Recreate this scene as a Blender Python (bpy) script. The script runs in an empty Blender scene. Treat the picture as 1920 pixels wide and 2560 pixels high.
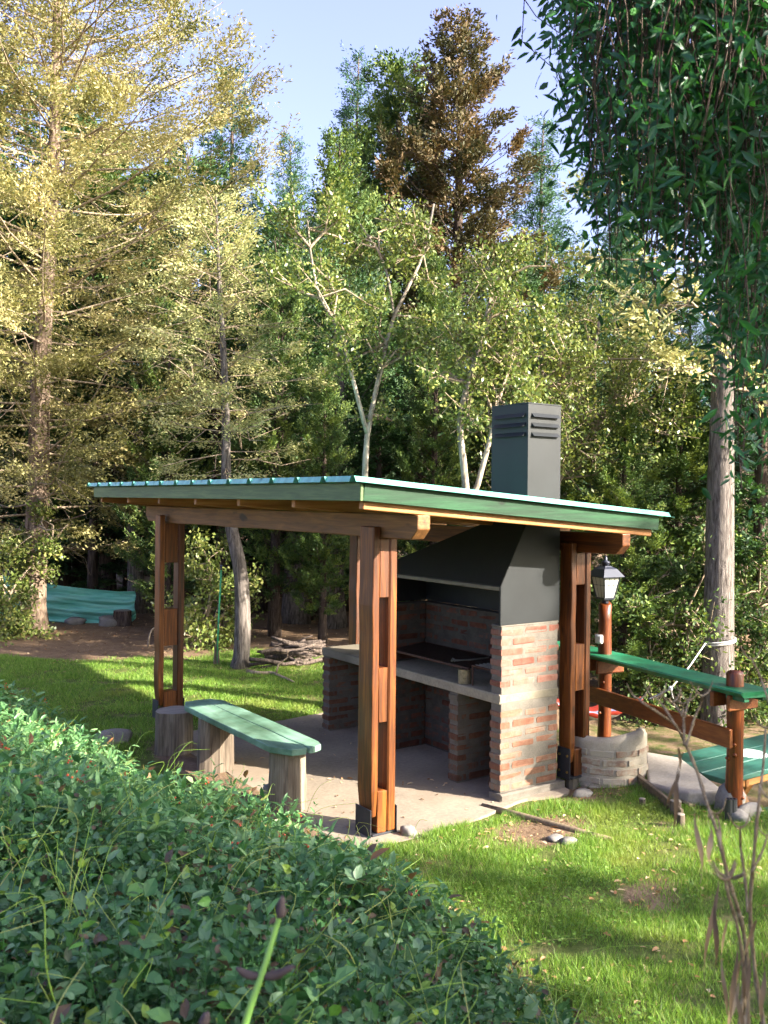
import bpy, math, random
import numpy as np
from mathutils import Vector, Matrix

# ------------------------------------------------------------------ camera
CAM = np.array([-3.607, -5.285, 2.31]); YAW = 0.604; PITCH = 0.001; ROLL = 0.010
FPX = 2304.5; PY = 1244.5
fwd = np.array([math.sin(YAW) * math.cos(PITCH), math.cos(YAW) * math.cos(PITCH), math.sin(PITCH)])
rt0 = np.array([math.cos(YAW), -math.sin(YAW), 0.0]); up0 = np.cross(rt0, fwd)
RT = rt0 * math.cos(ROLL) + up0 * math.sin(ROLL); UP = -rt0 * math.sin(ROLL) + up0 * math.cos(ROLL)
scene = bpy.context.scene
cam_d = bpy.data.cameras.new('camera'); cam = bpy.data.objects.new('camera', cam_d)
scene.collection.objects.link(cam)
cam.matrix_world = Matrix(((RT[0], UP[0], -fwd[0], CAM[0]), (RT[1], UP[1], -fwd[1], CAM[1]), (RT[2], UP[2], -fwd[2], CAM[2]), (0, 0, 0, 1)))
cam_d.sensor_width = 36; cam_d.sensor_fit = 'AUTO'; cam_d.lens = FPX * 36 / 2560
cam_d.shift_y = -(1280 - PY) / 2560
cam_d.clip_start = 0.05; cam_d.clip_end = 900
cam_d.dof.use_dof = True; cam_d.dof.focus_distance = 7.0; cam_d.dof.aperture_fstop = 6.5
scene.camera = cam
# ------------------------------------------------------------------ light
SUN_AZ = (0.54, -0.84); SUN_EL = math.radians(27)
world = bpy.data.worlds.new('World'); scene.world = world; world.use_nodes = True
wn = world.node_tree; bg = wn.nodes['Background']
sky = wn.nodes.new('ShaderNodeTexSky'); sky.sky_type = 'NISHITA'; sky.sun_disc = False
sky.sun_elevation = SUN_EL; sky.sun_rotation = math.atan2(SUN_AZ[0], SUN_AZ[1])
sky.air_density = 1.0; sky.dust_density = 4.0; sky.ozone_density = 3.0
hs = wn.nodes.new('ShaderNodeHueSaturation'); hs.inputs['Saturation'].default_value = .92; hs.inputs['Hue'].default_value = .53; hs.inputs['Value'].default_value = .80
wn.links.new(sky.outputs[0], hs.inputs['Color']); wn.links.new(hs.outputs[0], bg.inputs[0]); bg.inputs[1].default_value = 0.15
sl = bpy.data.lights.new('sun', 'SUN'); sl.energy = 5.0; sl.angle = math.radians(0.53); sl.color = (1.0, 0.91, 0.78)
sun = bpy.data.objects.new('sun', sl); scene.collection.objects.link(sun)
sd = Vector((SUN_AZ[0] * math.cos(SUN_EL), SUN_AZ[1] * math.cos(SUN_EL), math.sin(SUN_EL)))
sun.rotation_euler = sd.to_track_quat('Z', 'Y').to_euler(); sun.location = sd * 30
scene.view_settings.view_transform = 'Standard'; scene.view_settings.look = 'None'
scene.view_settings.exposure = 2.35; scene.view_settings.gamma = 1.0
scene.cycles.use_light_tree = False; scene.cycles.max_bounces = 4; scene.cycles.diffuse_bounces = 3; scene.cycles.adaptive_threshold = .03; scene.cycles.glossy_bounces = 2
scene.cycles.transmission_bounces = 4; scene.cycles.transparent_max_bounces = 4
scene.cycles.sample_clamp_indirect = 6.0

rng = np.random.default_rng(7); random.seed(7)
COL = scene.collection

def at(px, py, d):
    """a point seen at photo pixel (px,py) at depth d metres in front of the camera"""
    return CAM + d * (fwd + RT * (px - 960) / FPX + UP * (PY - py) / FPX)

def sstep(a, b, x):
    t = np.clip((np.asarray(x, float) - a) / (b - a), 0, 1); return t * t * (3 - 2 * t)

def bank_edge(y): return np.interp(y, [-8, -3.35, -2.2, -.7, .5, 4], [-2.6, -1.05, -.68, -.54, -.95, -1.0])

def ground_h(x, y):
    x = np.asarray(x, float); y = np.asarray(y, float)
    edge = bank_edge(y)
    t = np.maximum(edge - x, 0)
    bank = 1.25 * (1 - np.exp(-0.56 * t / 1.25)) * sstep(0, .35, t) * (1 - sstep(2.6, 5.2, y))
    fr = 0.08 * np.maximum(-1.0 - y, 0) * sstep(3.5, 0.5, x)
    w = 0.3 + 2.2 * sstep(-1.2, -2.2, y)
    drop = -0.65 * sstep(0, 1, (x - 2.62) / w) * (1 - sstep(2.5, 5.5, y))
    nz = .018 * np.sin(2.1 * x + 1.3 * y) * np.sin(1.7 * y - .6 * x) + .008 * np.sin(6.3 * x + 2) * np.sin(5.1 * y)
    inside = sstep(-.36, -.2, x) * (1 - sstep(1.9, 2.1, x)) * sstep(-.3, -.12, y) * (1 - sstep(3.2, 3.5, y))
    hill = 0.05 * np.maximum(y * .8 + x * .55 - 26, 0)
    return (bank + fr + drop + nz + .012) * (1 - inside) - .02 * inside + hill
gh = lambda x, y: float(ground_h(x, y))

# ------------------------------------------------------------------ helpers
ORG = {}
def tag(o, label=None, cat=None, group=None, kind=None):
    if label: o['label'] = label
    if cat: o['category'] = cat
    if group: o['group'] = group
    if kind: o['kind'] = kind
    return o

def thing(name, loc, label, cat, group=None):
    o = bpy.data.objects.new(name, None); o.empty_display_size = .1; COL.objects.link(o)
    o.location = loc; ORG[o.name] = np.array(loc, float); tag(o, label, cat, group); return o

class MB:
    def __init__(s): s.v = []; s.f = []; s.r = []; s.m = []; s.n = 0; s.uni = True
    def add(s, v, f, rnd=None, mi=0):
        v = np.asarray(v, float).reshape(-1, 3)
        if isinstance(f, np.ndarray):
            fl = [f + s.n]
        else:
            d = {}
            for q in f: d.setdefault(len(q), []).append(q)
            fl = [np.array(a) + s.n for a in d.values()]
        for a in fl:
            if len(a) == 0: continue
            s.f.append(a)
            s.r.append(np.full(len(a), rng.random()) if rnd is None else (np.full(len(a), rnd) if np.isscalar(rnd) else rnd))
            s.m.append(np.full(len(a), mi, int))
        s.v.append(v); s.n += len(v); return s
    def mesh(s, name, mats, shift=None, smooth=False):
        V = np.concatenate(s.v); 
        if shift is not None: V = V - shift
        me = bpy.data.meshes.new(name)
        nf = sum(len(a) for a in s.f); nl = sum(a.size for a in s.f)
        me.vertices.add(len(V)); me.vertices.foreach_set('co', V.astype(np.float32).ravel())
        me.loops.add(nl); me.polygons.add(nf)
        me.loops.foreach_set('vertex_index', np.concatenate([a.ravel() for a in s.f]).astype(np.int32))
        tot = np.concatenate([np.full(len(a), a.shape[1]) for a in s.f])
        st = np.concatenate([[0], np.cumsum(tot)[:-1]])
        me.polygons.foreach_set('loop_start', st.astype(np.int32))
        me.polygons.foreach_set('material_index', np.concatenate(s.m).astype(np.int32))
        me.polygons.foreach_set('use_smooth', np.full(nf, smooth))
        at_ = me.attributes.new('rnd', 'FLOAT', 'FACE'); at_.data.foreach_set('value', np.concatenate(s.r).astype(np.float32))
        for m in (mats if isinstance(mats, (list, tuple)) else [mats]): me.materials.append(m)
        me.update(calc_edges=True); return me
    def build(s, name, mats, parent=None, smooth=False, label=None, cat=None, group=None, kind=None):
        if parent is not None:
            org = ORG[parent.name]
        else:
            V = np.concatenate(s.v); lo = V.min(0); hi = V.max(0)
            org = np.array([(lo[0] + hi[0]) / 2, (lo[1] + hi[1]) / 2, lo[2]])
        me = s.mesh(name, mats, org, smooth)
        o = bpy.data.objects.new(name, me); COL.objects.link(o)
        if parent is None: o.location = org
        else: o.parent = parent
        ORG[o.name] = org; tag(o, label, cat, group, kind); return o

def frame(a):
    a = np.asarray(a, float); a = a / (np.linalg.norm(a) + 1e-9)
    h = np.array([0, 0, 1.0]) if abs(a[2]) < .9 else np.array([1.0, 0, 0])
    b = np.cross(h, a); b /= np.linalg.norm(b); return a, b, np.cross(a, b)

def cbox(c, s, ch=.006, jit=0, ax=None, seed=None):
    """chamfered box: centre c, full sizes s, ax optional 3x3 rows = local axes"""
    hx, hy, hz = np.array(s) / 2; ch = min(ch, hx * .6, hy * .6, hz * .6); V = []
    idx = {}
    for sx in (-1, 1):
        for sy in (-1, 1):
            for sz in (-1, 1):
                for k in range(3):
                    p = [sx * (hx - ch), sy * (hy - ch), sz * (hz - ch)]; p[k] = (sx * hx, sy * hy, sz * hz)[k]
                    idx[(sx, sy, sz, k)] = len(V); V.append(p)
    F = []
    S = (-1, 1)
    for k in range(3):
        o = [i for i in range(3) if i != k]
        for s_ in S:
            def key(a, b):
                t = [0, 0, 0]; t[k] = s_; t[o[0]] = a; t[o[1]] = b; return idx[(t[0], t[1], t[2], k)]
            q = [key(-1, -1), key(1, -1), key(1, 1), key(-1, 1)]
            flip = (s_ < 0) ^ (k == 1)
            F.append(q[::-1] if flip else q)
    for k in range(3):           # edges along axis k
        o = [i for i in range(3) if i != k]
        for a in S:
            for b in S:
                def key(e, kk):
                    t = [0, 0, 0]; t[k] = e; t[o[0]] = a; t[o[1]] = b; return idx[(t[0], t[1], t[2], kk)]
                F.append([key(-1, o[0]), key(1, o[0]), key(1, o[1]), key(-1, o[1])])
    for a in S:
        for b in S:
            for c_ in S: F.append([idx[(a, b, c_, 0)], idx[(a, b, c_, 1)], idx[(a, b, c_, 2)]])
    V = np.array(V)
    # consistent outward winding
    F2 = []
    for q in F:
        n = np.cross(V[q[1]] - V[q[0]], V[q[2]] - V[q[0]]); cen = V[q].mean(0)
        F2.append(q if n @ cen > 0 else q[::-1])
    if jit: V = V + np.random.default_rng(seed if seed is not None else int(rng.integers(1e9))).normal(0, jit, V.shape)
    if ax is not None: V = V @ np.array(ax)
    return V + np.array(c), F2

def box2(m, a, b, ch=.006, jit=0, mi=0, rnd=None):
    a = np.array(a, float); b = np.array(b, float)
    v, f = cbox((a + b) / 2, np.abs(b - a), ch, jit); m.add(v, f, rnd, mi); return m

def beam(m, p, q, w, h, ch=.006, jit=0, upv=(0, 0, 1), mi=0):
    """bar from p to q, w across, h along upv"""
    p = np.array(p, float); q = np.array(q, float); a = q - p; L = np.linalg.norm(a); a /= L
    b = np.cross(np.array(upv, float), a); b /= np.linalg.norm(b); c = np.cross(a, b)
    v, f = cbox((0, 0, 0), (L, w, h), ch, jit); m.add(v @ np.array([a, b, c]) + (p + q) / 2, f, None, mi); return m

def tube(m, P, R, n=6, cap=True, mi=0, rnd=None, wob=0, flat=None):
    P = np.asarray(P, float); k = len(P); R = np.broadcast_to(np.asarray(R, float), (k,))
    T = np.gradient(P, axis=0); T /= np.linalg.norm(T, axis=1)[:, None] + 1e-9
    _, b, c = frame(T[0]); V = []
    ang = np.arange(n) * 2 * math.pi / n
    for i in range(k):
        b = b - T[i] * (b @ T[i]); b /= np.linalg.norm(b) + 1e-9; c = np.cross(T[i], b)
        rr = R[i] * (1 + (wob * rng.normal(size=n) if wob else 0))
        V.append(P[i] + (np.cos(ang) * rr)[:, None] * b + (np.sin(ang) * rr)[:, None] * c)
    V = np.concatenate(V)
    i = np.arange(k - 1)[:, None] * n; j = np.arange(n)[None]; j2 = (j + 1) % n
    F = np.stack([i + j, i + j2, i + n + j2, i + n + j], -1).reshape(-1, 4)
    m.add(V, F, rnd, mi)
    if cap:
        m.f.append(np.array([list(range(n))[::-1]]) + m.n - len(V)); m.r.append(np.array([.5])); m.m.append(np.array([mi]))
        m.f.append(np.array([list(range(n))]) + m.n - n); m.r.append(np.array([.5])); m.m.append(np.array([mi]))
    return m

def smooth_path(P, n):
    P = np.asarray(P, float); k = len(P); t = np.linspace(0, k - 1, n); out = []
    for x in t:
        i = min(int(x), k - 2); u = x - i
        p0 = P[max(i - 1, 0)]; p1 = P[i]; p2 = P[i + 1]; p3 = P[min(i + 2, k - 1)]
        out.append(.5 * ((2 * p1) + (-p0 + p2) * u + (2 * p0 - 5 * p1 + 4 * p2 - p3) * u * u + (-p0 + 3 * p1 - 3 * p2 + p3) * u ** 3))
    return np.array(out)

def rock(m, c, s, seed, mi=0):
    r = np.random.default_rng(seed); nu, nv = 10, 7; V = []
    ph = r.uniform(0, 6, 9)
    for i in range(nv + 1):
        th = math.pi * i / nv
        for j in range(nu):
            p = 2 * math.pi * j / nu
            d = np.array([math.sin(th) * math.cos(p), math.sin(th) * math.sin(p), math.cos(th)])
            k = 1 + .14 * math.sin(3 * d[0] + ph[0]) + .12 * math.sin(4 * d[1] + ph[1]) + .1 * math.sin(5 * d[2] + 3 * d[0] + ph[2])
            V.append(np.sign(d) * np.abs(d) ** .8 * k * np.array(s) / 2)
    V = np.array(V) + np.array(c)
    F = [[i * nu + j, (i + 1) * nu + j, (i + 1) * nu + (j + 1) % nu, i * nu + (j + 1) % nu] for i in range(nv) for j in range(nu)]
    m.add(V, F, None, mi); return m

# ---- leaves: one diamond or one folded oval per leaf, all at once
def norm(a): return a / (np.linalg.norm(a, axis=-1, keepdims=True) + 1e-9)
def leaf_quads(m, P, D, N, L, W, rnd, mi=0):
    n = len(P); D = norm(D); S = norm(np.cross(D, N)); L = np.broadcast_to(L, (n,))[:, None]; W = np.broadcast_to(W, (n,))[:, None]
    V = np.stack([P, P + D * L * .45 + S * W * .5, P + D * L, P + D * L * .45 - S * W * .5], 1).reshape(-1, 3)
    m.add(V, np.arange(n * 4).reshape(-1, 4), rnd, mi); return m
def leaf_ovals(m, P, D, N, L, W, rnd, mi=0, fold=.25, curl=.18):
    n = len(P); D = norm(D); S = norm(np.cross(D, N)); N2 = np.cross(S, D)
    L = np.broadcast_to(L, (n,))[:, None]; W = np.broadcast_to(W, (n,))[:, None]
    dn = -N2
    pts = [P, P + D * L * .3 + S * W * .5 - dn * W * fold, P + D * L * .7 + S * W * .4 - dn * W * fold + dn * L * curl * .4,
           P + D * L + dn * L * curl, P + D * L * .7 - S * W * .4 - dn * W * fold + dn * L * curl * .4, P + D * L * .3 - S * W * .5 - dn * W * fold, P + D * L * .5 + dn * L * curl * .15]
    V = np.stack(pts, 1).reshape(-1, 3); b = np.arange(n)[:, None] * 7
    F = np.concatenate([b + np.array([[0, 1, 2, 6]]), b + np.array([[6, 2, 3, 4]]), b + np.array([[0, 6, 4, 5]])])
    m.add(V, F, np.tile(rnd, 3), mi); return m

# ------------------------------------------------------------------ materials
def srgb(h):
    c = [int(h[i:i + 2], 16) / 255 for i in (0, 2, 4)]
    return tuple((x / 12.92 if x < .04045 else ((x + .055) / 1.055) ** 2.4) for x in c) + (1,)
class NT:
    def __init__(s, name):
        s.mat = bpy.data.materials.new(name); s.mat.use_nodes = True; s.t = s.mat.node_tree
        s.b = s.t.nodes['Principled BSDF']; s.out = s.t.nodes['Material Output']
    def n(s, kind, **kw):
        x = s.t.nodes.new('ShaderNode' + kind)
        for k, v in kw.items(): setattr(x, k, v)
        return x
    def l(s, a, b): s.t.links.new(a, b)
    def coord(s, scale=(1, 1, 1), kind='Object'):
        c = s.n('TexCoord'); mp = s.n('Mapping'); s.l(c.outputs[kind], mp.inputs[0]); mp.inputs['Scale'].default_value = scale; return mp.outputs[0]
    def noise(s, vec, scale, detail=4, rough=.55, dist=0):
        x = s.n('TexNoise'); x.inputs['Scale'].default_value = scale; x.inputs['Detail'].default_value = detail
        x.inputs['Roughness'].default_value = rough; x.inputs['Distortion'].default_value = dist
        if vec is not None: s.l(vec, x.inputs['Vector'])
        return x.outputs['Fac']
    def ramp(s, fac, stops):
        x = s.n('ValToRGB'); e = x.color_ramp.elements
        while len(e) < len(stops): e.new(.5)
        for i, (p, c) in enumerate(stops): e[i].position = p; e[i].color = c if len(c) == 4 else tuple(c) + (1,)
        s.l(fac, x.inputs[0]); return x.outputs[0]
    def mix(s, fac, a, b, mode='MIX'):
        x = s.n('Mix'); x.data_type = 'RGBA'; x.blend_type = mode
        for sock, val in ((x.inputs[0], fac), (x.inputs[6], a), (x.inputs[7], b)):
            if hasattr(val, 'is_linked') or hasattr(val, 'links'): s.l(val, sock)
            else: sock.default_value = val
        return x.outputs[2]
    def math(s, op, a, b=None):
        x = s.n('Math'); x.operation = op
        for i, v in enumerate((a, b)):
            if v is None: continue
            if hasattr(v, 'links'): s.l(v, x.inputs[i])
            else: x.inputs[i].default_value = v
        return x.outputs[0]
    def bump(s, h, dist=.01, strength=.6):
        x = s.n('Bump'); x.inputs['Distance'].default_value = dist; x.inputs['Strength'].default_value = strength
        s.l(h, x.inputs['Height']); s.l(x.outputs[0], s.b.inputs['Normal'])
    def attr(s, name):
        x = s.n('Attribute'); x.attribute_name = name; return x.outputs['Fac']
    def done(s, col=None, rough=.7, metal=0, spec=.5):
        if col is not None:
            if hasattr(col, 'links'): s.l(col, s.b.inputs['Base Color'])
            else: s.b.inputs['Base Color'].default_value = col
        if hasattr(rough, 'links'): s.l(rough, s.b.inputs['Roughness'])
        else: s.b.inputs['Roughness'].default_value = rough
        s.b.inputs['Metallic'].default_value = metal; s.b.inputs['Specular IOR Level'].default_value = spec
        return s.mat

def wood(name, axis, dark, mid, light, rough=.45, grain=1.0, knots=True, spec=.5):
    t = NT(name); sc = [26, 26, 26]; sc[axis] = 1.6
    v = t.coord(tuple(sc)); g = t.noise(v, 1.6 * grain, 6, .6, .6)
    s2 = [5, 5, 5]; s2[axis] = .7; b = t.noise(t.coord(tuple(s2)), 1.0, 3, .5, .3)
    oi = t.n('ObjectInfo')
    f = t.math('ADD', t.math('MULTIPLY', g, .62), t.math('MULTIPLY', b, .38))
    f = t.math('ADD', f, t.math('MULTIPLY', t.math('SUBTRACT', oi.outputs['Random'], .5), .10))
    c = t.ramp(f, [(.30, dark), (.5, mid), (.68, light)])
    s3 = [9, 9, 9]; s3[axis] = 3.2
    k = t.ramp(t.noise(t.coord(tuple(s3)), 1.0, 2, .4), [(.70, (0, 0, 0)), (.76, (1, 1, 1))])
    if knots: c = t.mix(k, c, tuple(x * .35 for x in dark[:3]) + (1,))
    t.bump(g, .003, .5)
    return t.done(c, rough, 0, spec)
WZ = [wood('stained_post_wood_' + 'xyz'[a], a, srgb('2a1408'), srgb('5e3212'), srgb('965820'), .42) for a in range(3)]
WB = [wood('pale_beam_wood_' + 'xyz'[a], a, srgb('523316'), srgb('7d5429'), srgb('9c7340'), .6) for a in range(3)]
WR = [wood('rafter_wood_' + 'xyz'[a], a, srgb('6b421f'), srgb('96632f'), srgb('b07f48'), .6) for a in range(3)]
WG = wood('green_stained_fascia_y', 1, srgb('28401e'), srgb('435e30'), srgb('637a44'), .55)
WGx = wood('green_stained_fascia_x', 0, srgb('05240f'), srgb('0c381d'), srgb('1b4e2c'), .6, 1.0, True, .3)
WRED = wood('red_varnished_log', 2, srgb('2c1206'), srgb('6a320e'), srgb('9c561a'), .4, 1.6)
WREDy = wood('red_stained_plank', 1, srgb('451f0c'), srgb('6e3815'), srgb('875022'), .45)
WOLD = wood('weathered_stump_wood', 2, srgb('2e2822'), srgb('64594d'), srgb('8a7e6f'), .85, 1.2, True, .2)
WOLDx = wood('weathered_timber', 0, srgb('463b30'), srgb('6e6150'), srgb('8a7b62'), .85, 1.2, True, .2)
WOLDt = wood('weathered_stump_top', 0, srgb('5c544c'), srgb('7f776d'), srgb('968e84'), .9, .5, False, .2)

def paint_green(name, axis, base, hi):
    t = NT(name); sc = [14, 14, 14]; sc[axis] = 1.2
    g = t.noise(t.coord(tuple(sc)), 1.5, 5, .6, .4); b = t.noise(t.coord((3, 3, 3)), 1, 4, .6)
    c = t.ramp(t.math('ADD', t.math('MULTIPLY', g, .5), t.math('MULTIPLY', b, .5)), [(.3, base), (.62, hi)])
    wr = t.ramp(t.noise(t.coord(tuple(sc)), 2.6, 6, .7, .8), [(.66, (0, 0, 0)), (.71, (.75, .75, .75))]); c = t.mix(wr, c, srgb('5d5c4c'))
    dk_ = t.ramp(t.noise(t.coord((2, 2, 2)), 1.3, 5, .65), [(.35, (.45, .45, .4)), (.6, (1, 1, 1))]); c = t.mix(1.0, c, dk_, 'MULTIPLY')
    t.bump(g, .003, .6); return t.done(c, t.ramp(b, [(.3, (.35,) * 3), (.7, (.7,) * 3)]))
GPB = paint_green('green_bench_paint', 1, srgb('47705a'), srgb('7a9c88'))
GPS = paint_green('green_shelf_paint', 1, srgb('0a5a3a'), srgb('1f7a54'))
GPT = paint_green('green_table_paint', 0, srgb('14483c'), srgb('2a6252'))

def flat(name, c, rough=.6, metal=0, var=.12, scale=8, bump=0, spec=.5):
    t = NT(name); nz = t.noise(t.coord((1, 1, 1)), scale, 5, .6)
    col = t.mix(t.ramp(nz, [(.3, (0, 0, 0)), (.7, (1, 1, 1))]), tuple(x * (1 - var) for x in c[:3]) + (1,), tuple(min(1, x * (1 + var)) for x in c[:3]) + (1,))
    if bump: t.bump(nz, bump, .5)
    return t.done(col, rough, metal, spec)
MBLACK = flat('black_painted_steel', srgb('1d2022'), .5, 0, .2, 3, 0, .3)
MSOOT_SHADE = flat('soot_and_shade_steel', srgb('141211'), .8, 0, .35, 6)  # darker steel: painted-in shade on the hood slopes, soot on the flue
MDARK = flat('dark_bracket_steel', srgb('33343a'), .5, .3, .2, 20)
MBRASS = flat('brass_bolt', srgb('b89a5c'), .35, .8, .1)
MRUST = flat('rusty_iron', srgb('4a3022'), .7, .3, .35, 30)
MBAR = flat('burnt_iron_bar', srgb('2a1d17'), .7, .3, .35, 30)
MTIN = flat('stained_tin', srgb('8d8069'), .45, .6, .4, 25)
MSTEEL = flat('dull_steel', srgb('7d7b78'), .4, .7, .2)
def sheet_mat():
    t = NT('green_roof_sheet'); nz = t.noise(t.coord((1, 6, 1)), 2, 4)
    c = t.ramp(nz, [(.3, srgb('3f8f7c')), (.7, srgb('69b3a2'))]); return t.done(c, .3, 0, .6)
MSHEET = sheet_mat()
def concrete(name, a, b, scale=3, stain=None):
    t = NT(name); v = t.coord((1, 1, 1)); n1 = t.noise(v, scale, 8, .65); n2 = t.noise(v, scale * 14, 4, .6); n3 = t.noise(v, .9, 3, .5, .5)
    f = t.math('ADD', t.math('MULTIPLY', n1, .6), t.math('MULTIPLY', n2, .4)); c = t.ramp(f, [(.33, a), (.66, b)])
    if stain: c = t.mix(t.ramp(n3, [(.5, (0, 0, 0)), (.68, (.8, .8, .8))]), c, stain)
    sp = t.ramp(t.noise(v, scale * 30, 2), [(.68, (0, 0, 0)), (.74, (.5, .5, .5))]); c = t.mix(sp, c, srgb('5a4c3e'))
    t.bump(f, .006, .6); return t.done(c, .9, 0, .2)
MFLOOR = concrete('dusty_concrete_floor', srgb('6f655a'), srgb('958979'), 2.5, srgb('7d6f60'))
MCONC = concrete('grey_concrete', srgb('6f685b'), srgb('968d7c'), 4, srgb('5f594c'))
MSTEP = concrete('pale_concrete_step', srgb('857d72'), srgb('a8a094'), 3, srgb('756d62'))
MMORT = concrete('rough_mortar', srgb('59544d'), srgb('777067'), 9)
MSTONE = concrete('field_stone', srgb('625f5b'), srgb('8f8a83'), 5)
def brick_mat(name, a, b, c_, smear, thr):
    t = NT(name); oi = t.n('ObjectInfo'); v = t.coord((1, 1, 1)); g = t.n('NewGeometry')
    ad = t.n('VectorMath'); ad.operation = 'ADD'; t.l(v, ad.inputs[0]); cmb = t.n('CombineXYZ')
    t.l(t.math('MULTIPLY', oi.outputs['Random'], 37.0), cmb.inputs[0]); t.l(cmb.outputs[0], ad.inputs[1]); vv = ad.outputs[0]
    n1 = t.noise(vv, 14, 6, .65); f = t.math('ADD', t.math('MULTIPLY', n1, .7), t.math('MULTIPLY', oi.outputs['Random'], .3))
    col = t.ramp(f, [(.3, a), (.5, b), (.7, c_)])
    sm = t.noise(vv, 9, 5, .7); sm = t.math('ADD', sm, t.math('MULTIPLY', t.math('SUBTRACT', oi.outputs['Random'], .5), .22))
    col = t.mix(t.ramp(sm, [(thr, (0, 0, 0)), (thr + .12, (1, 1, 1))]), col, smear)
    t.bump(t.noise(vv, 60, 5, .7), .006, .8); return t.done(col, .92, 0, .15)
MBRICK = brick_mat('old_red_brick', srgb('6c4338'), srgb('80584b'), srgb('8a685c'), srgb('776f66'), .62)
MBRICKS = brick_mat('mortar_smeared_brick', srgb('6e4a3b'), srgb('7e5d4c'), srgb('846b5b'), srgb('766e63'), .56)
MBRICKD = brick_mat('sooty_brick', srgb('45291f'), srgb('5c3a2c'), srgb('684a3c'), srgb('48433e'), .48)
MBRICKP = brick_mat('pale_plastered_brick', srgb('8c6f5c'), srgb('9a8472'), srgb('a09484'), srgb('a39a8a'), .40)

def bark(name, a, b, c_, scale=1.0, lich=None):
    t = NT(name); v = t.coord((16 * scale, 16 * scale, 2.2 * scale)); g = t.noise(v, 1.5, 7, .65, .8)
    col = t.ramp(g, [(.32, a), (.5, b), (.66, c_)])
    if lich: col = t.mix(t.ramp(t.noise(t.coord((1, 1, 1)), 3 * scale, 5, .7), [(.5, (0, 0, 0)), (.6, (1, 1, 1))]), col, lich)
    t.bump(g, .025, .8); return t.done(col, .95, 0, .1)
BK_CY = bark('cypress_bark', srgb('4a3c32'), srgb('766557'), srgb('968574'))
BK_GR = bark('grey_furrowed_bark', srgb('38322f'), srgb('655e59'), srgb('837b75'), 1.3)
BK_WH = bark('pale_smooth_bark', srgb('6f6558'), srgb('928879'), srgb('aaa194'), .6, srgb('6a6154'))
BK_DK = bark('dark_conifer_bark', srgb('2e2622'), srgb('4d423b'), srgb('6a5d53'))
BK_LOG = bark('wet_log_bark', srgb('332c29'), srgb('574d47'), srgb('75695f'), 1.2)
BK_TW = bark('bare_twig_bark', srgb('6e6052'), srgb('948470'), srgb('b0a08a'))

def leafmat(name, stops, rough=.5, tr=.35, trcol=None, spec=.4, patch=None, gain=1.3):
    t = NT(name); c = t.ramp(t.attr('rnd'), [(p, tuple(min(.6, v * gain) for v in q[:3]) + (1,)) for p, q in stops])
    if patch:
        nz = t.ramp(t.noise(t.coord((1, 1, 1)), patch[0], 3, .5), [(patch[2], (0, 0, 0)), (patch[2] + .14, (1, 1, 1))]); c = t.mix(nz, c, patch[1])
    t.done(c, rough, 0, spec)
    if tr:
        tl = t.n('BsdfTranslucent'); mx = t.n('MixShader'); mx.inputs[0].default_value = tr
        cc = t.mix(1.0, c, trcol or (1.0, 1.0, .55, 1), 'MULTIPLY') if True else c
        t.l(cc, tl.inputs[0]); t.l(t.b.outputs[0], mx.inputs[1]); t.l(tl.outputs[0], mx.inputs[2]); t.l(mx.outputs[0], t.out.inputs[0])
    return t.mat
L_CYY = leafmat('yellow_green_cypress_leaf', [(0, srgb('4c4f2c')), (.5, srgb('777448')), (1, srgb('9c9268'))], .6, .28, (1, 1, .65, 1), patch=(1.1, srgb('8a7c4e'), .6), gain=1.5)
L_CYP = leafmat('pale_cypress_leaf', [(0, srgb('626642')), (.5, srgb('888858')), (1, srgb('aaa274'))], .65, .28, (1, .98, .75, 1), patch=(2.2, srgb('9c8462'), .58), gain=1.6)
L_CYG = leafmat('green_cypress_leaf', [(0, srgb('2c4023')), (.5, srgb('4a6130')), (1, srgb('74803c'))], .6, .3)
L_CYB = leafmat('brown_cypress_leaf', [(0, srgb('2f331f')), (.45, srgb('474227')), (1, srgb('66523a'))], .65, .2, (1, .95, .6, 1), patch=(1.1, srgb('6a4c30'), .62))
L_FIR = leafmat('blue_green_fir_needle', [(0, srgb('24402f')), (.5, srgb('38583f')), (1, srgb('557352'))], .55, .2)
L_DRK = leafmat('dark_green_cypress_leaf', [(0, srgb('1c2f1c')), (.5, srgb('2e4a28')), (1, srgb('4a6434'))], .6, .25)
L_BRD = leafmat('olive_broad_leaf', [(0, srgb('36451f')), (.5, srgb('5c6a34')), (1, srgb('8a8a4c'))], .36, .28)
L_WIL = leafmat('weeping_tree_leaf', [(0, srgb('1f4630')), (.5, srgb('30623f')), (1, srgb('4d8440'))], .4, .4, (.75, 1.0, .3, 1), gain=.95)
L_HDG = leafmat('ground_cover_leaf', [(0, srgb('5a4a38')), (.03, srgb('4a4a30')), (.05, srgb('2a5028')), (.3, srgb('3b6636')), (.6, srgb('4f7548')), (.85, srgb('6d8a66')), (.95, srgb('5a9034')), (1, srgb('84a040'))], .45, .3, gain=1.02)
L_SHB = leafmat('shrub_leaf', [(0, srgb('3d6a3c')), (.5, srgb('5c8552')), (.9, srgb('84a46c')), (.97, srgb('969a54')), (1, srgb('7d5c3c'))], .42, .32, gain=1.12)
L_GRS = leafmat('grass_blade', [(0, srgb('415a22')), (.4, srgb('5f822e')), (.7, srgb('84a044')), (.88, srgb('9a9660')), (1, srgb('957f62'))], .5, .4, patch=(.9, srgb('8f9a4a'), .62))
L_DEAD = leafmat('dead_leaf', [(0, srgb('6b4a30')), (.5, srgb('9a7450')), (1, srgb('c0a080'))], .8, .15)
L_WITH = leafmat('withered_leaf', [(0, srgb('54442f')), (.5, srgb('806c4e')), (1, srgb('a5906c'))], .85, .1, (1, .95, .8, 1))
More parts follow.
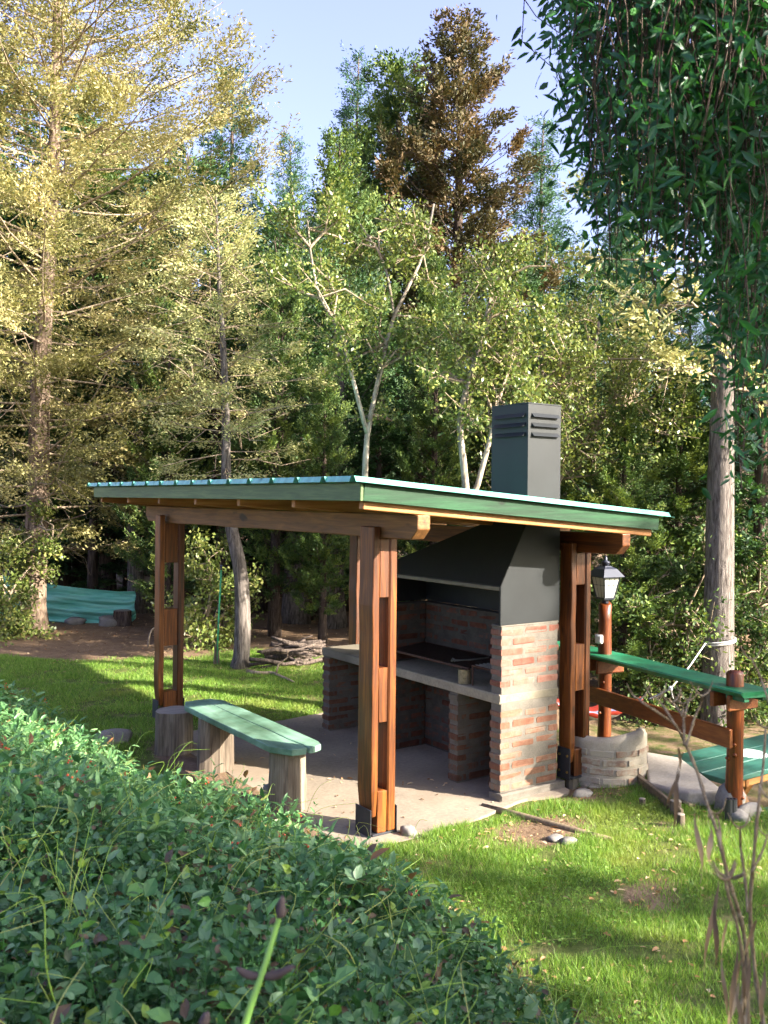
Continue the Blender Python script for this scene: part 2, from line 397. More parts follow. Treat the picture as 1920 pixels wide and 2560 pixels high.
L_BER = flat('orange_berry', srgb('c0542c'), .5)
MSTALK = bark('dry_weed_stalk', srgb('6c5c44'), srgb('968468'), srgb('b0a288'), 4)

# ------------------------------------------------------------------ setting: ground
def axis_pts(segs):
    out = []
    for a, b, s in segs: out += list(np.arange(a, b, s))
    return np.array(out + [segs[-1][1]])
gx = axis_pts([(-160, -20, 10), (-20, -7, 1), (-7, 5, .1), (5, 16, .6), (16, 200, 10)])
gy = axis_pts([(-120, -20, 10), (-20, -7, 1), (-7, 5, .1), (5, 16, .4), (16, 30, 1.5), (30, 230, 10)])
GX, GY = np.meshgrid(gx, gy); GZ = ground_h(GX, GY)
m = MB(); nx = len(gx); i, j = np.meshgrid(np.arange(len(gy) - 1), np.arange(nx - 1), indexing='ij'); a = (i * nx + j).ravel()
m.add(np.stack([GX, GY, GZ], -1).reshape(-1, 3), np.stack([a, a + 1, a + nx + 1, a + nx], 1))
def dirt_mask(x, y):
    x = np.asarray(x, float); y = np.asarray(y, float)
    d = np.exp(-(((x - .95) / .55) ** 2 + ((y + .62) / .3) ** 2) ** 2)
    d = np.maximum(d, .8 * np.exp(-(((x - 2.0) / .45) ** 2 + ((y + .15) / .35) ** 2)))
    d = np.maximum(d, .55 * np.exp(-(((x - 1.9) / .8) ** 2 + ((y + 1.15) / .35) ** 2)))
    pt_ = np.sin(x * 2.7 + 1.3 * np.sin(y * 1.9 + .5)) * np.sin(y * 3.1 + 1.1 * np.sin(x * 2.3)) 
    d = np.maximum(d, .62 * sstep(.45, .95, pt_) * (y < 1))
    d = np.maximum(d, np.exp(-(((x + .42) / .22) ** 2)) * sstep(-.6, .2, y) * (1 - sstep(2.6, 3.4, y)))
    far = sstep(7.1, 7.8, y + .42 * (x - 1.2) + .35 * np.sin(1.7 * x) + .2 * np.sin(4.1 * x + 1))
    d = np.maximum(d, far); d = np.maximum(d, sstep(2.9, 3.4, x) * np.where(y < 3, .52, .9))
    d = np.maximum(d, sstep(.25, .6, bank_edge(y) - x) * (1 - sstep(2.6, 4.2, y)) * .9)
    return np.clip(d, 0, 1)
def ground_mat():
    t = NT('grass_and_dirt'); v = t.coord((1, 1, 1)); d = t.attr('dirt')
    n1 = t.noise(v, 6, 8, .7); n2 = t.noise(v, 45, 5, .7)
    grass = t.ramp(n1, [(.3, srgb('3d4a22')), (.5, srgb('55602f')), (.7, srgb('7d7350'))])
    dirt = t.ramp(t.math('ADD', t.math('MULTIPLY', n1, .5), t.math('MULTIPLY', n2, .5)), [(.3, srgb('4e3e31')), (.5, srgb('725e4b')), (.7, srgb('907c66'))])
    f = t.ramp(t.math('ADD', d, t.math('MULTIPLY', t.math('SUBTRACT', n1, .5), .9)), [(.4, (0, 0, 0)), (.6, (1, 1, 1))])
    t.bump(n2, .02, .8); return t.done(t.mix(f, grass, dirt), .95, 0, .1)
MGROUND = ground_mat()
g = m.build('ground', MGROUND, None, True, kind='structure')
da = g.data.attributes.new('dirt', 'FLOAT', 'POINT'); da.data.foreach_set('value', dirt_mask(GX, GY).ravel().astype(np.float32))

# concrete floor under the shelter: an irregular slab with worn edges
poly = [(-.28, -.2), (.2, -.26), (.7, -.2), (1.12, -.10), (1.35, -.055), (1.82, -.055), (1.84, 1.2), (1.83, 3.1), (1.4, 3.22), (.9, 3.16), (.4, 3.25), (-.1, 3.2), (-.3, 2.6), (-.26, 2.0), (-.33, 1.3), (-.27, .7), (-.32, .2)]
poly = [tuple(p) for p in smooth_path(np.array([(x, y, 0) for x, y in poly] + [(poly[0][0], poly[0][1], 0)]), 80)[:-1, :2]]
m = MB(); k = len(poly); V = [(x, y, .004) for x, y in poly] + [(x * 1.0 + .0, y, -.14) for x, y in poly]
m.add(V, [list(range(k))] + [[i, i + k, (i + 1) % k + k, (i + 1) % k] for i in range(k)])
m.build('concrete_floor', MFLOOR, None, kind='structure')

# ------------------------------------------------------------------ shelter
S_ = .076; PX = 1.944; PYL = 3.841
sh = thing('open_shelter', (0, 0, 0), 'open wooden shelter with green sheet roof on four slotted timber posts', 'shelter')
def post(cx, cy, zt, z0=0, w=.2, d=.155, lean=0):
    A0, A1 = -w / 2, -w / 2 + .055; B0, B1 = w / 2 - .068, w / 2
    f = lambda m, x0, x1, za, zb, y0=-d / 2, y1=d / 2, ch=.01, jit=.0015: box2(m, (cx + x0, cy + y0, za), (cx + x1, cy + y1, zb), ch, jit)
    m = MB(); 
    # main timber in stacked slices so its faces wander like a hewn plank
    zs = np.linspace(z0 + .13, zt + .075, 12); r = np.random.default_rng(int((cx + 3) * 100 + cy * 10)); V = []
    for q, z in enumerate(zs):
        jx, jy = r.normal(0, .0025, 2); sh_ = .02 if q == 0 else 0
        V += [(cx + A0 + jx + sh_, cy - d / 2 + jy + sh_, z), (cx + A1 + jx * .3, cy - d / 2 + jy + sh_, z), (cx + A1 + jx * .3, cy + d / 2 + jy, z), (cx + A0 + jx + sh_, cy + d / 2 + jy, z)]
    F = [[4 * q + e, 4 * q + (e + 1) % 4, 4 * q + 4 + (e + 1) % 4, 4 * q + 4 + e] for q in range(11) for e in range(4)] + [[3, 2, 1, 0], [44, 45, 46, 47]]
    m.add(V, F); p = m.build('post', WZ[2], sh)
    md = p.modifiers.new('b', 'BEVEL'); md.width = .008; md.segments = 2; md.limit_method = 'ANGLE'
    m = MB(); f(m, B0, B1, z0 + .02, zt - .004); m.build('post_timber', WZ[2], p)
    for za, zb in ((z0 + .02, .305), (.775, 1.15), (1.63, zt - .006)):
        m = MB(); f(m, A1 + .003, B0 - .003, za, zb, -d / 2 + .006, d / 2 - .012, .005); m.build('spacer_block', WZ[2], p)
    for x0, x1 in ((A0 - .009, A0 + .012 if False else A0 - .001), (B1 + .001, B1 + .009)):
        m = MB(); box2(m, (cx + x0, cy - d / 2 - .008, z0), (cx + x1, cy + d / 2 + .006, z0 + .25 if cx > 1 else z0 + .19), .002)
        xb = x0 if x0 < 0 else x1
        for yy in ((-.045, .04) if cx > 1 else ()):
            for zz in (.06, .19 if cx > 1 else .14):
                tube(m, [(cx + xb - .006, cy + yy, z0 + zz), (cx + xb + .006, cy + yy, z0 + zz)], .011, 8, True, 1)
        m.build('base_plate', [MDARK, MBRASS], p)
    m = MB(); box2(m, (cx + A1 - .04, cy - d / 2, z0 + .001), (cx + B1, cy + d / 2 - .01, z0 + .018), .002); m.build('base_plate', MDARK, p)
    if z0 > .03:
        m = MB(); tube(m, [(cx - .02, cy, z0 - .2), (cx - .02, cy, z0)], .055, 10); m.build('concrete_footing', MCONC, p)
    return p
ZB0, ZB1 = 2.044, 2.206
post(0, 0, ZB0, 0, .205, .175); post(PX, 0, ZB0 - S_ * PX, .07, .23, .13); post(0, PYL, ZB0, .03, .27, .14); post(PX, 3.2, ZB0 - S_ * PX)

def long_beam(x0, x1, y0, y1, z0, z1, mat):
    m = MB(); c = .07; h = z1 - z0; r = np.random.default_rng(int(x0 * 100 + 50)); ys = [y0, y0 + c] + list(np.linspace(y0 + .4, y1 - .4, 10)) + [y1 - c, y1]; V = []
    for q, y in enumerate(ys):
        zl = z0 + h * .42 if q in (0, len(ys) - 1) else z0
        a, b, e, d = r.normal(0, .004, 4) if 1 < q < len(ys) - 2 else (0, 0, 0, 0)
        V += [(x0 + a, y, zl + b), (x1 + e, y, zl + b), (x1 + e, y, z1 + d * .5), (x0 + a, y, z1 + d * .5)]
    n = len(ys); F = [[4 * q + e, 4 * q + 4 + e, 4 * q + 4 + (e + 1) % 4, 4 * q + (e + 1) % 4] for q in range(n - 1) for e in range(4)] + [[0, 1, 2, 3], [4 * n - 1, 4 * n - 2, 4 * n - 3, 4 * n - 4]]
    m.add(V, F); o = m.build('beam', mat, sh); md = o.modifiers.new('b', 'BEVEL'); md.width = .007; md.segments = 2; md.limit_method = 'ANGLE'
long_beam(-.043, .062, -.505, 4.44, ZB0, ZB1, WB[1])
long_beam(PX - .035, PX + .055, -.515, 4.44, ZB0 - S_ * PX, ZB1 - S_ * PX, WZ[1])

UF, UK, VF, VL = -.475, 2.32, -.5, 4.8
zr = lambda u: ZB1 + .002 - S_ * u           # underside of the rafters
for y in (-.455, .42, 1.3, 2.15, 3.0, 3.85, 4.7):
    m = MB(); a = np.array([UF + .03, y, zr(UF + .03) + .058]); b = np.array([UK - .03, y, zr(UK - .03) + .058]); beam(m, a, b, .05, .115, .004, .0006); m.build('rafter', WR[0], sh)
fz0 = .05; fh = .110
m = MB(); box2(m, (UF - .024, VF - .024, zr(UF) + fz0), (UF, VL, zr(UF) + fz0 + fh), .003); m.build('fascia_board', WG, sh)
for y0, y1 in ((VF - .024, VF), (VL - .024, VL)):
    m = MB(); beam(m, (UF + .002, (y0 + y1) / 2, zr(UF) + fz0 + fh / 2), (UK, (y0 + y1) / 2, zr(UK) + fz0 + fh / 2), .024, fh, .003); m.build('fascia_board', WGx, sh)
# corrugated sheets: raised ribs along the fall, pan ends turned up at the high edge
nr = 16; ys = np.linspace(VL + .10, VF + .01, nr); rt_, rb_, rh = .017, .04, .036
m_sheets = []
U0, U1 = UF - .06, UK + .14
zt_ = lambda u: zr(u) + fz0 + fh + .006
def sheet(ya, yb, ribs):
    prof = [(ya, 0)]
    for r_ in ribs: prof += [(r_ + rb_, 0), (r_ + rt_, rh), (r_ - rt_, rh), (r_ - rb_, 0)]
    prof += [(yb, 0)]
    m = MB(); us = np.linspace(U0, U1, 14); V = []
    for u in us: V += [(u, y, zt_(u) + z) for y, z in prof]
    n = len(prof); F = [[q * n + e, q * n + e + 1, (q + 1) * n + e + 1, (q + 1) * n + e] for q in range(len(us) - 1) for e in range(n - 1)]
    m.add(V, F)
    # turned-up pan ends
    for e in range(0, n - 1):
        (a, za), (b, zb) = prof[e], prof[e + 1]
        if za == 0 and zb == 0 and abs(a - b) > .05:
            s = .02
            m.add([(U0, a, zt_(U0)), (U0, b, zt_(U0)), (U0 + .018, b - s, zt_(U0) + rh), (U0 + .018, a + s, zt_(U0) + rh)], [[0, 1, 2, 3]])
    o = m.build('roof_sheet', MSHEET, sh); md = o.modifiers.new('s', 'SOLIDIFY'); md.thickness = .0015
edges = [VL + .17] + [(ys[q] + ys[q + 1]) / 2 for q in (2, 5, 8, 11)] + [VF - .065]
for q in range(5):
    sheet(edges[q], edges[q + 1], [y for y in ys if edges[q + 1] < y < edges[q]])

# ------------------------------------------------------------------ barbecue
bq = thing('brick_barbecue', (1.45, 1.3, 0), 'red brick barbecue with concrete counter, black metal hood and square chimney', 'barbecue')
UW0, UW1, HW, HC = 1.143, 1.768, 1.345, .815; YC = 1.62; VPL = 2.66
BR = []
for q in range(8):
    v, f = cbox((0, 0, 0), (.226, 1.0, .049), .009, 0)
    r = np.random.default_rng(q); v = v + r.normal(0, .0022, v.shape) * np.array([1, 0, 1]); v[:, 1] += r.normal(0, .0022, len(v)) / .12 * .6
    mm = MB(); mm.add(v, f); BR.append(mm)
BRM = {}
def brick_mesh(q, mat):
    k = (q, mat.name)
    if k not in BRM: BRM[k] = BR[q].mesh('brick', mat)
    return BRM[k]
def brick_wall(name, axis, a0, a1, b0, b1, z0, z1, matf, parent, mort=MMORT, skip=None, ch=.076):
    """axis 0: wall runs along x; bricks run the full thickness"""
    m = MB(); e = .002
    ea = .012; lo = (a0 + ea, b0 + e, z0) if axis == 0 else (b0 + e, a0 + ea, z0); hi = (a1 - ea, b1 - e, z1) if axis == 0 else (b1 - e, a1 - ea, z1)
    box2(m, lo, hi, .004); w = m.build(name, mort, parent); org = ORG[parent.name]
    n = int((z1 - z0) / ch + .01); L = .255
    for r in range(n):
        zc = z0 + (r + .5) * (z1 - z0) / n; off = 0 if r % 2 else -.13
        a = a0 + off
        while a < a1 - .03:
            s, t = max(a, a0), min(a + .236, a1)
            if t - s > .035 and not (skip and skip(zc)):
                ln = (t - s) + rng.normal(0, .003); q = int(rng.integers(8)); o = bpy.data.objects.new('brick', brick_mesh(q, matf(zc)))
                COL.objects.link(o); o.parent = w
                c = ((s + t) / 2, (b0 + b1) / 2) if axis == 0 else ((b0 + b1) / 2, (s + t) / 2)
                o.location = (c[0] - org[0], c[1] - org[1], zc - org[2] + rng.normal(0, .0025))
                dp = (b1 - b0) + rng.normal(0, .003)
                o.scale = (ln / .236, dp, 1 + rng.normal(0, .04)); o.rotation_euler = (0, rng.normal(0, .006), (math.pi / 2 if axis else 0))
            a += L
    return w
upper = lambda z: MBRICK if z > .8 else MBRICKS
dk = lambda z: MBRICKD
mmid = concrete('dusty_mortar', srgb('4f4a42'), srgb('6c655b'), 9)
MBRICKM = brick_mat('dusty_brown_brick', srgb('573a2c'), srgb('6b4a39'), srgb('755a4a'), srgb('5f584e'), .46)
mdk = concrete('sooty_mortar', srgb('38342f'), srgb('544e47'), 9)
brick_wall('side_wall', 0, UW0, UW1, .008, .128, .06, HW - .012, upper, bq, skip=lambda z: .725 < z < .82)
brick_wall('pillar_wall', 0, UW0 + .006, 1.655, .535, .645, 0, .735, lambda z: MBRICKM, bq, mmid)
brick_wall('firebox_wall', 0, 1.23, 1.655, YC, YC + .12, 0, .735, dk, bq, mdk)
brick_wall('firebox_wall', 0, 1.20, 1.655, YC, YC + .12, HC, HW, dk, bq, mdk)
brick_wall('end_wall', 0, UW0, UW1, VPL - .125, VPL - .005, 0, .735, lambda z: MBRICKM, bq, mmid)
brick_wall('back_wall', 1, .13, VPL - .13, 1.66, UW1 - .004, 0, .735, dk, bq, mdk)
brick_wall('back_wall', 1, .13, YC + .11, 1.66, UW1 - .004, HC, HW, dk, bq, mdk)
m = MB(); box2(m, (UW0 - .012, -.02, -.02), (UW1 + .06, .12, .058), .008, .003); m.build('plinth', MMORT, bq)
m = MB(); box2(m, (UW0 - .008, .004, .737), (UW1 + .002, VPL, HC), .01, .003); m.build('counter_slab', MCONC, bq)
m = MB(); box2(m, (UW0 + .004, .010, HW - .016), (UW1, .126, HW + .004), .006, .002); m.build('mortar_cap', MMORT, bq)
# hood: skirt, two sloping faces, near and back faces upright under the chimney
YH = 1.78; CX0, CY1, ZT = 1.41, .439, 2.14; ZCH = 3.067; ZK, ZL = 1.65, 1.615; th = .004
m = MB(); yn = .01; xb = UW1 - .002
Vh = [(UW0, yn, HW + .004), (UW0, yn, ZK), (CX0, yn, ZT), (xb, yn, ZT), (xb, yn, HW + .004)]
m.add(Vh, [[0, 1, 2, 3, 4][::-1]])                                                     # near side
m.add([(UW0, yn, ZL), (UW0, yn, ZK), (UW0, YH, ZK), (UW0, YH, ZL)], [[0, 1, 2, 3]])      # front lip
m.add([(UW0, yn, ZK), (CX0, yn, ZT), (CX0, CY1, ZT), (UW0, YH, ZK)], [[0, 1, 2, 3]], None, 1)     # front slope, its shade put into a darker steel colour
m.add([(UW0, YH, ZK), (CX0, CY1, ZT), (xb, CY1, ZT), (xb, YH, ZK)], [[0, 1, 2, 3]], None, 1)      # far slope, shade painted in with the same darker steel
m.add([(UW0, YH, ZK), (xb, YH, ZK), (xb, YH, HW), (UW0, YH, HW)], [[0, 1, 2, 3]])
m.add([(xb, yn, HW), (xb, YH, HW), (xb, YH, ZK), (xb, CY1, ZT), (xb, yn, ZT)], [[0, 1, 2, 3, 4]])
hood = m.build('hood', [MBLACK, MSOOT_SHADE], bq); md = hood.modifiers.new('s', 'SOLIDIFY'); md.thickness = .006; md.offset = 0
m = MB(); beam(m, (UW0 - .004, .02, ZL + .012), (UW0 - .004, YH, ZL + .012), .014, .03, .003); m.build('hood_rim', flat('worn_steel_rim', srgb('6f6a60'), .6, .3, .3), hood)
m = MB(); beam(m, (UW0 + .004, .018, HW), (UW0 + .004, .018, ZK), .02, .02, .003, 0, (1, 0, 0)); m.build('hood_frame', MBLACK, hood)
# chimney: four plates with louvre slots cut near the top
def slotted(m, o, e1, W, z0, z1):
    """plate in plane o + s*e1 (s 0..W), z0..z1 with three louvres"""
    o = np.array(o, float); e1 = np.array(e1, float); nrm = np.cross(e1, (0, 0, 1))
    s0, s1 = .035, W - .03; zz = [z0]; hs = []
    for q in range(3): c = z1 - .085 - q * .075; hs.append((c - .014, c + .014))
    P = lambda s, z, d=0: o + e1 * s + np.array([0, 0, z]) + nrm * d
    def quad(s_a, s_b, za, zb): m.add([P(s_a, za), P(s_b, za), P(s_b, zb), P(s_a, zb)], [[0, 1, 2, 3]])
    quad(0, s0, z0, z1); quad(s1, W, z0, z1); lo = z0
    for a, b in sorted(hs):
        quad(s0, s1, lo, a); lo = b
        m.add([P(s0, b), P(s1, b), P(s1 - .004, a - .004, .028), P(s0 + .004, a - .004, .028)], [[0, 1, 2, 3]])
        m.add([P(s0, b), P(s0, a), P(s0 + .004, a - .004, .028)], [[0, 1, 2]]); m.add([P(s1, b), P(s1, a), P(s1 - .004, a - .004, .028)], [[0, 1, 2]])
    quad(s0, s1, lo, z1)
m = MB(); W1 = xb - CX0; W2 = CY1 - yn
slotted(m, (CX0, yn, 0), (1, 0, 0), W1, ZT, ZCH); slotted(m, (CX0, CY1, 0), (0, -1, 0), W2, ZT, ZCH)
slotted(m, (xb, CY1, 0), (-1, 0, 0), W1, ZT, ZCH); slotted(m, (xb, yn, 0), (0, 1, 0), W2, ZT, ZCH)
ch = m.build('chimney', MBLACK, hood)
m = MB(); box2(m, (CX0 - .004, yn - .004, ZCH - .002), (xb + .004, CY1 + .004, ZCH + .01), .003); m.build('chimney_cap', MBLACK, hood)
m = MB(); box2(m, (CX0 + .02, yn + .02, ZT + .5), (xb - .02, CY1 - .02, ZCH - .012), .003); m.build('chimney_flue', MSOOT_SHADE, hood)

# things standing on the counter
gr = thing('grill_grate', (1.4, .9, HC), 'wide rusty cooking grate spanning the middle of the counter', 'grate')
gz = .935; m = MB(); tube(m, [(1.22, .47, gz), (1.22, YC - .03, gz)], .011, 6); tube(m, [(1.62, .47, gz + .035), (1.62, YC - .03, gz + .035)], .008, 6); m.build('frame_bar', MRUST, gr)
for q, y in enumerate(np.linspace(.49, YC - .05, 34)):
    m = MB(); tube(m, [(1.22, y, gz + .004), (1.62, y + .004, gz + .039)], .0045, 5); m.build('bar', MBAR, gr)
for y in (.5, YC - .06):
    for x in (1.24, 1.6): m = MB(); tube(m, [(x, y, HC), (x, y, gz + (.03 if x > 1.5 else 0))], .008, 6); m.build('leg', MRUST, gr)
tg = MB(); tube(tg, [(1.25, .70, gz + .035), (1.36, .62, gz + .04), (1.52, .58, gz + .05)], .006, 5); tube(tg, [(1.25, .67, gz + .035), (1.36, .61, gz + .045), (1.52, .57, gz + .052)], .006, 5)
tube(tg, [(1.225, .70, gz + .03), (1.245, .71, gz + .045), (1.255, .69, gz + .03)], .012, 6); tg.build('tongs', MSTEEL, None, label='steel tongs lying on the near end of the wide grate', cat='tongs')
gs = thing('grill_stand', (1.4, .25, HC), 'small four legged wire grill beside the brick side wall', 'grill')
gz2 = .975
for x in (1.2, 1.5):
    for y in (.16, .40): m = MB(); tube(m, [(x, y, HC), (x, y, gz2)], .007, 6); m.build('leg', MRUST, gs)
m = MB()
for a, b in (((1.2, .15), (1.2, .41)), ((1.5, .15), (1.5, .41)), ((1.2, .16), (1.5, .16)), ((1.2, .4), (1.5, .4))): tube(m, [(*a, gz2), (*b, gz2)], .007, 6)
m.build('frame', MRUST, gs)
for x in np.linspace(1.23, 1.47, 7): m = MB(); tube(m, [(x, .16, gz2 + .006), (x, .4, gz2 + .006)], .0055, 5); m.build('bar', MSTEEL, gs)
for y in (.24, .32): m = MB(); tube(m, [(1.2, y, gz2 - .008), (1.5, y, gz2 - .008)], .005, 5); m.build('bar', MRUST, gs)
m = MB(); cn = np.array([1.20, .50, HC + .002]); q = 20; ang = np.arange(q) * 2 * math.pi / q
rings = [(.052, 0), (.055, .004), (.055, .05), (.0535, .052), (.055, .056), (.055, .112), (.057, .117), (.053, .117), (.05, .02)]
V = np.concatenate([[(cn[0] + r * math.cos(t), cn[1] + r * math.sin(t), cn[2] + z) for t in ang] for r, z in rings])
m.add(V, [[e * q + i, e * q + (i + 1) % q, (e + 1) * q + (i + 1) % q, (e + 1) * q + i] for e in range(len(rings) - 1) for i in range(q)] + [list(range(q))[::-1], [(len(rings) - 1) * q + i for i in range(q)]])
m.build('tin_can', MTIN, None, label='open stained tin can on the counter in front of the small grill', cat='can')
m = MB(); tube(m, [(1.30, .30, .03), (1.34, .155, .62)], .012, 6); m.build('iron_poker', MRUST, None, label='dark iron poker leaning inside the wood bay beside the side wall', cat='poker')

# ------------------------------------------------------------------ bench and stumps
def stump(m, c, r, h, seed, n=22, taper=.08, mi_side=0, mi_top=1, elong=1.0, ang0=0):
    r_ = np.random.default_rng(seed); prof = 1 + .05 * np.sin(3 * np.arange(n) * 2 * math.pi / n + r_.uniform(0, 6)) + r_.normal(0, .02, n); V = []; K = 7
    for q in range(K + 2):
        z = h * min(q, K - 1) / (K - 1) if q < K else h
        k = (1 + taper * (1 - z / h)) if q < K else (.96 if q == K else .5)
        zz = z if q < K else h + (.004 if q == K else .008)
        for i in range(n):
            t = i * 2 * math.pi / n; rr = r * prof[i] * k * (1 + r_.normal(0, .008))
            x, y = rr * math.cos(t) * elong, rr * math.sin(t); ca, sa = math.cos(ang0), math.sin(ang0)
            V.append((c[0] + x * ca - y * sa, c[1] + x * sa + y * ca, c[2] + zz))
    F = [[q * n + i, q * n + (i + 1) % n, (q + 1) * n + (i + 1) % n, (q + 1) * n + i] for q in range(K - 1) for i in range(n)]
    m.add(V, F, None, mi_side); b = m.n - len(V)
    top = [[b + q * n + i, b + q * n + (i + 1) % n, b + (q + 1) * n + (i + 1) % n, b + (q + 1) * n + i] for q in (K - 1, K) for i in range(n)] 
    m.f.append(np.array(top)); m.r.append(np.full(len(top), .5)); m.m.append(np.full(len(top), mi_top))
    m.f.append(np.array([[b + (K + 1) * n + i for i in range(n)]])); m.r.append(np.array([.5])); m.m.append(np.array([mi_top]))
be = thing('green_bench', (-.28, 1.4, 0), 'long green painted plank bench on two log legs along the shelter front', 'bench')
ZS = .5; by0, by1, bx0, bx1, bxm = .53, 2.42, -.47, -.085, -.255
def plank(pts, z0, z1, mat, parent, name, split=None):
    m = MB(); k = len(pts); V = [(x, y, z0) for x, y in pts] + [(x, y, z1) for x, y in pts]
    m.add(V, [list(range(k))[::-1], list(range(k, 2 * k))] + [[i, (i + 1) % k, k + (i + 1) % k, k + i] for i in range(k)])
    o = m.build(name, mat, parent); md = o.modifiers.new('b', 'BEVEL'); md.width = .006; md.segments = 2; return o
plank([(bx0 + .005, by0 + .17), (bx0 + .10, by0 + .01), (bxm - .004, by0 - .01), (bxm + .008, by0 + .06), (bxm - .003, by0 + .3), (bxm + .004, 1.1), (bxm - .004, 1.6), (bxm + .003, by1 - .2), (bxm, by1), (bx0 + .06, by1 - .01), (bx0, by1 - .14), (bx0 - .004, 1.6), (bx0 + .004, 1.1)], ZS - .05, ZS, GPB, be, 'seat_board')
plank([(bxm + .02, by0 - .005), (bxm + .05, by0 - .012), (bx1 - .03, by0 + .03), (bx1, by0 + .13), (bx1 + .003, 1.2), (bx1 - .003, 1.9), (bx1 - .01, by1 - .12), (bx1 - .08, by1 + .0), (bxm + .006, by1 + .004), (bxm + .01, by1 - .2), (bxm + .006, 1.6), (bxm + .016, 1.1), (bxm + .010, by0 + .3), (bxm + .03, by0 + .1)], ZS - .048, ZS - .003, GPB, be, 'seat_board')
m = MB(); stump(m, (-.29, .74, -.05), .118, ZS - .05 + .05, 3, elong=1.15); m.build('leg', [WOLD, WOLDt], be)
m = MB(); stump(m, (-.31, 1.98, -.05), .14, ZS - .05 + .05, 4, elong=1.15, ang0=.6); m.build('leg', [WOLD, WOLDt], be)
m = MB(); stump(m, (-.40, 2.68, -.05), .165, .42, 5, taper=.05); m.build('stump', [WOLD, WOLDt], None, label='squat grey tree stump standing at the far end of the green bench', cat='stump')

def put_rock(px, py, d, s, seed, label, name='stone', mat=MSTONE):
    p = at(px, py, d); m = MB(); rock(m, (p[0], p[1], gh(p[0], p[1]) + s[2] * .25), s, seed); m.build(name, mat, None, True, label, 'stone', 'loose stones around the shelter')
put_rock(1025, 2075, 6.35, (.12, .10, .10), 1, 'pointed grey stone on the ground just right of the near post')
put_rock(672, 1985, 7.0, (.13, .11, .14), 2, 'grey stone against the near leg of the green bench')
put_rock(1455, 1968, 7.2, (.18, .14, .06), 3, 'flat pale stone at the foot of the post beside the brick wall')
put_rock(1420, 2075, 6.2, (.11, .09, .05), 4, 'small whitish pebble on the lawn edge, right one of two')
put_rock(1388, 2066, 6.25, (.10, .08, .05), 5, 'small tan pebble on the lawn edge, left one of two')
put_rock(285, 1800, 8.6, (.34, .26, .16), 6, 'flat tan stone at the top of the shrub bank near the stump')
put_rock(1830, 1985, 6.9, (.22, .16, .26), 7, 'upright grey stone leaning at the foot of the right rail post')
put_rock(1850, 2040, 6.6, (.14, .12, .10), 8, 'small round stone in front of the right rail post')
put_rock(1868, 2030, 6.7, (.22, .14, .13), 9, 'rounded brownish stone beside the small round one by the rail post')

# ------------------------------------------------------------------ bar rail with lantern
br = thing('bar_rail', (2.6, -.4, 0), 'red varnished log rail with a long green bar shelf on top', 'rail')
PL = np.array([2.71, .37]); PR = np.array([2.45, -1.13])
def logpost(p, z0, z1, r, parent):
    m = MB(); zs = np.linspace(z0, z1 - .015, 12); P = [(p[0] + .006 * math.sin(z * 5), p[1] + .006 * math.cos(z * 4), z) for z in zs] + [(p[0], p[1], z1)]
    tube(m, P, [r * (1 + .05 * math.sin(z * 9)) for z in zs] + [r * .85], 16, True, 0, None, .012); o = m.build('post', WRED, parent, True)
    for q in range(9):
        z = random.uniform(z0 + .1, z1 - .1); t = random.uniform(2.6, 5.6); kx, ky = math.cos(t), math.sin(t)
        m = MB(); tube(m, [(p[0] + kx * r * .8, p[1] + ky * r * .8, z), (p[0] + kx * (r + .012), p[1] + ky * (r + .012), z + .006)], [.02, .008], 7); m.build('knot', WRED, o, True)
    return o
pl = logpost(PL, -.1, 1.40, .058, br); pr = logpost(PR, -.35, 1.05, .062, br)
dr = (PR - PL) / np.linalg.norm(PR - PL); nn = np.array([dr[1], -dr[0]])  # toward the shelter (-x)
if nn[0] > 0: nn = -nn
zs = .925
def along(p, s, o, z): return np.array([p[0] + dr[0] * s + nn[0] * o, p[1] + dr[1] * s + nn[1] * o, z])
A = along(PL, -.75, 0, zs); B = along(PR, .26, 0, zs)
m = MB(); c = (A + B) / 2; n3 = np.array([nn[0], nn[1], 0]); d3 = np.array([dr[0], dr[1], 0]); Lh = np.linalg.norm(B - A) / 2
for half, mt in ((1, 'shelf_board'),):
    V = []; us = np.linspace(-1, 1, 12)
    for u in us:
        wv = .004 * math.sin(u * 9); e = -.05 if u == 1 else 0
        V += [c + d3 * Lh * u + n3 * (-.15 + wv) + (0, 0, -.022), c + d3 * (Lh * u + e) + n3 * (.15 + wv - .02) + (0, 0, -.022), c + d3 * (Lh * u + e) + n3 * (.16 + wv) + (0, 0, .012), c + d3 * (Lh * u + e * .8) + n3 * (.145 + wv) + (0, 0, .022), c + d3 * Lh * u + n3 * (-.15 + wv) + (0, 0, .022)]
    F = [[5 * q + e, 5 * q + (e + 1) % 5, 5 * q + 5 + (e + 1) % 5, 5 * q + 5 + e] for q in range(11) for e in range(5)] + [[4, 3, 2, 1, 0], [55, 56, 57, 58, 59]]
    m.add(V, F); m.build(mt, GPS, br)
m = MB(); beam(m, along(PR, .02, .09, zs - .04), along(PR, .2, .09, zs - .04), .05, .036, .004); beam(m, along(PR, .02, -.09, zs - .04), along(PR, .2, -.09, zs - .04), .05, .036, .004); m.build('shelf_batten', GPS, br)
for p in (PL, PR):
    for s in (-.085, .078):
        m = MB(); a = along(p, s, .15, zs - .083); b = along(p, s, -.14, zs - .083); beam(m, a, b, .03, .115, .008, .002); m.build('shelf_bracket', WREDy, br)
m = MB(); beam(m, along(PL, -.11, .078, .575), along(PR, .045, .078, .565), .036, .145, .008, .002); m.build('rail_plank', WREDy, br)
m = MB(); p = along(PL, .0, .066, 1.08); box2(m, p + np.array((-.02, -.045, -.04)), p + np.array((.012, .035, .04)), .01); box2(m, p + np.array((-.045, -.06, -.03)), p + np.array((-.015, -.005, .035)), .008)
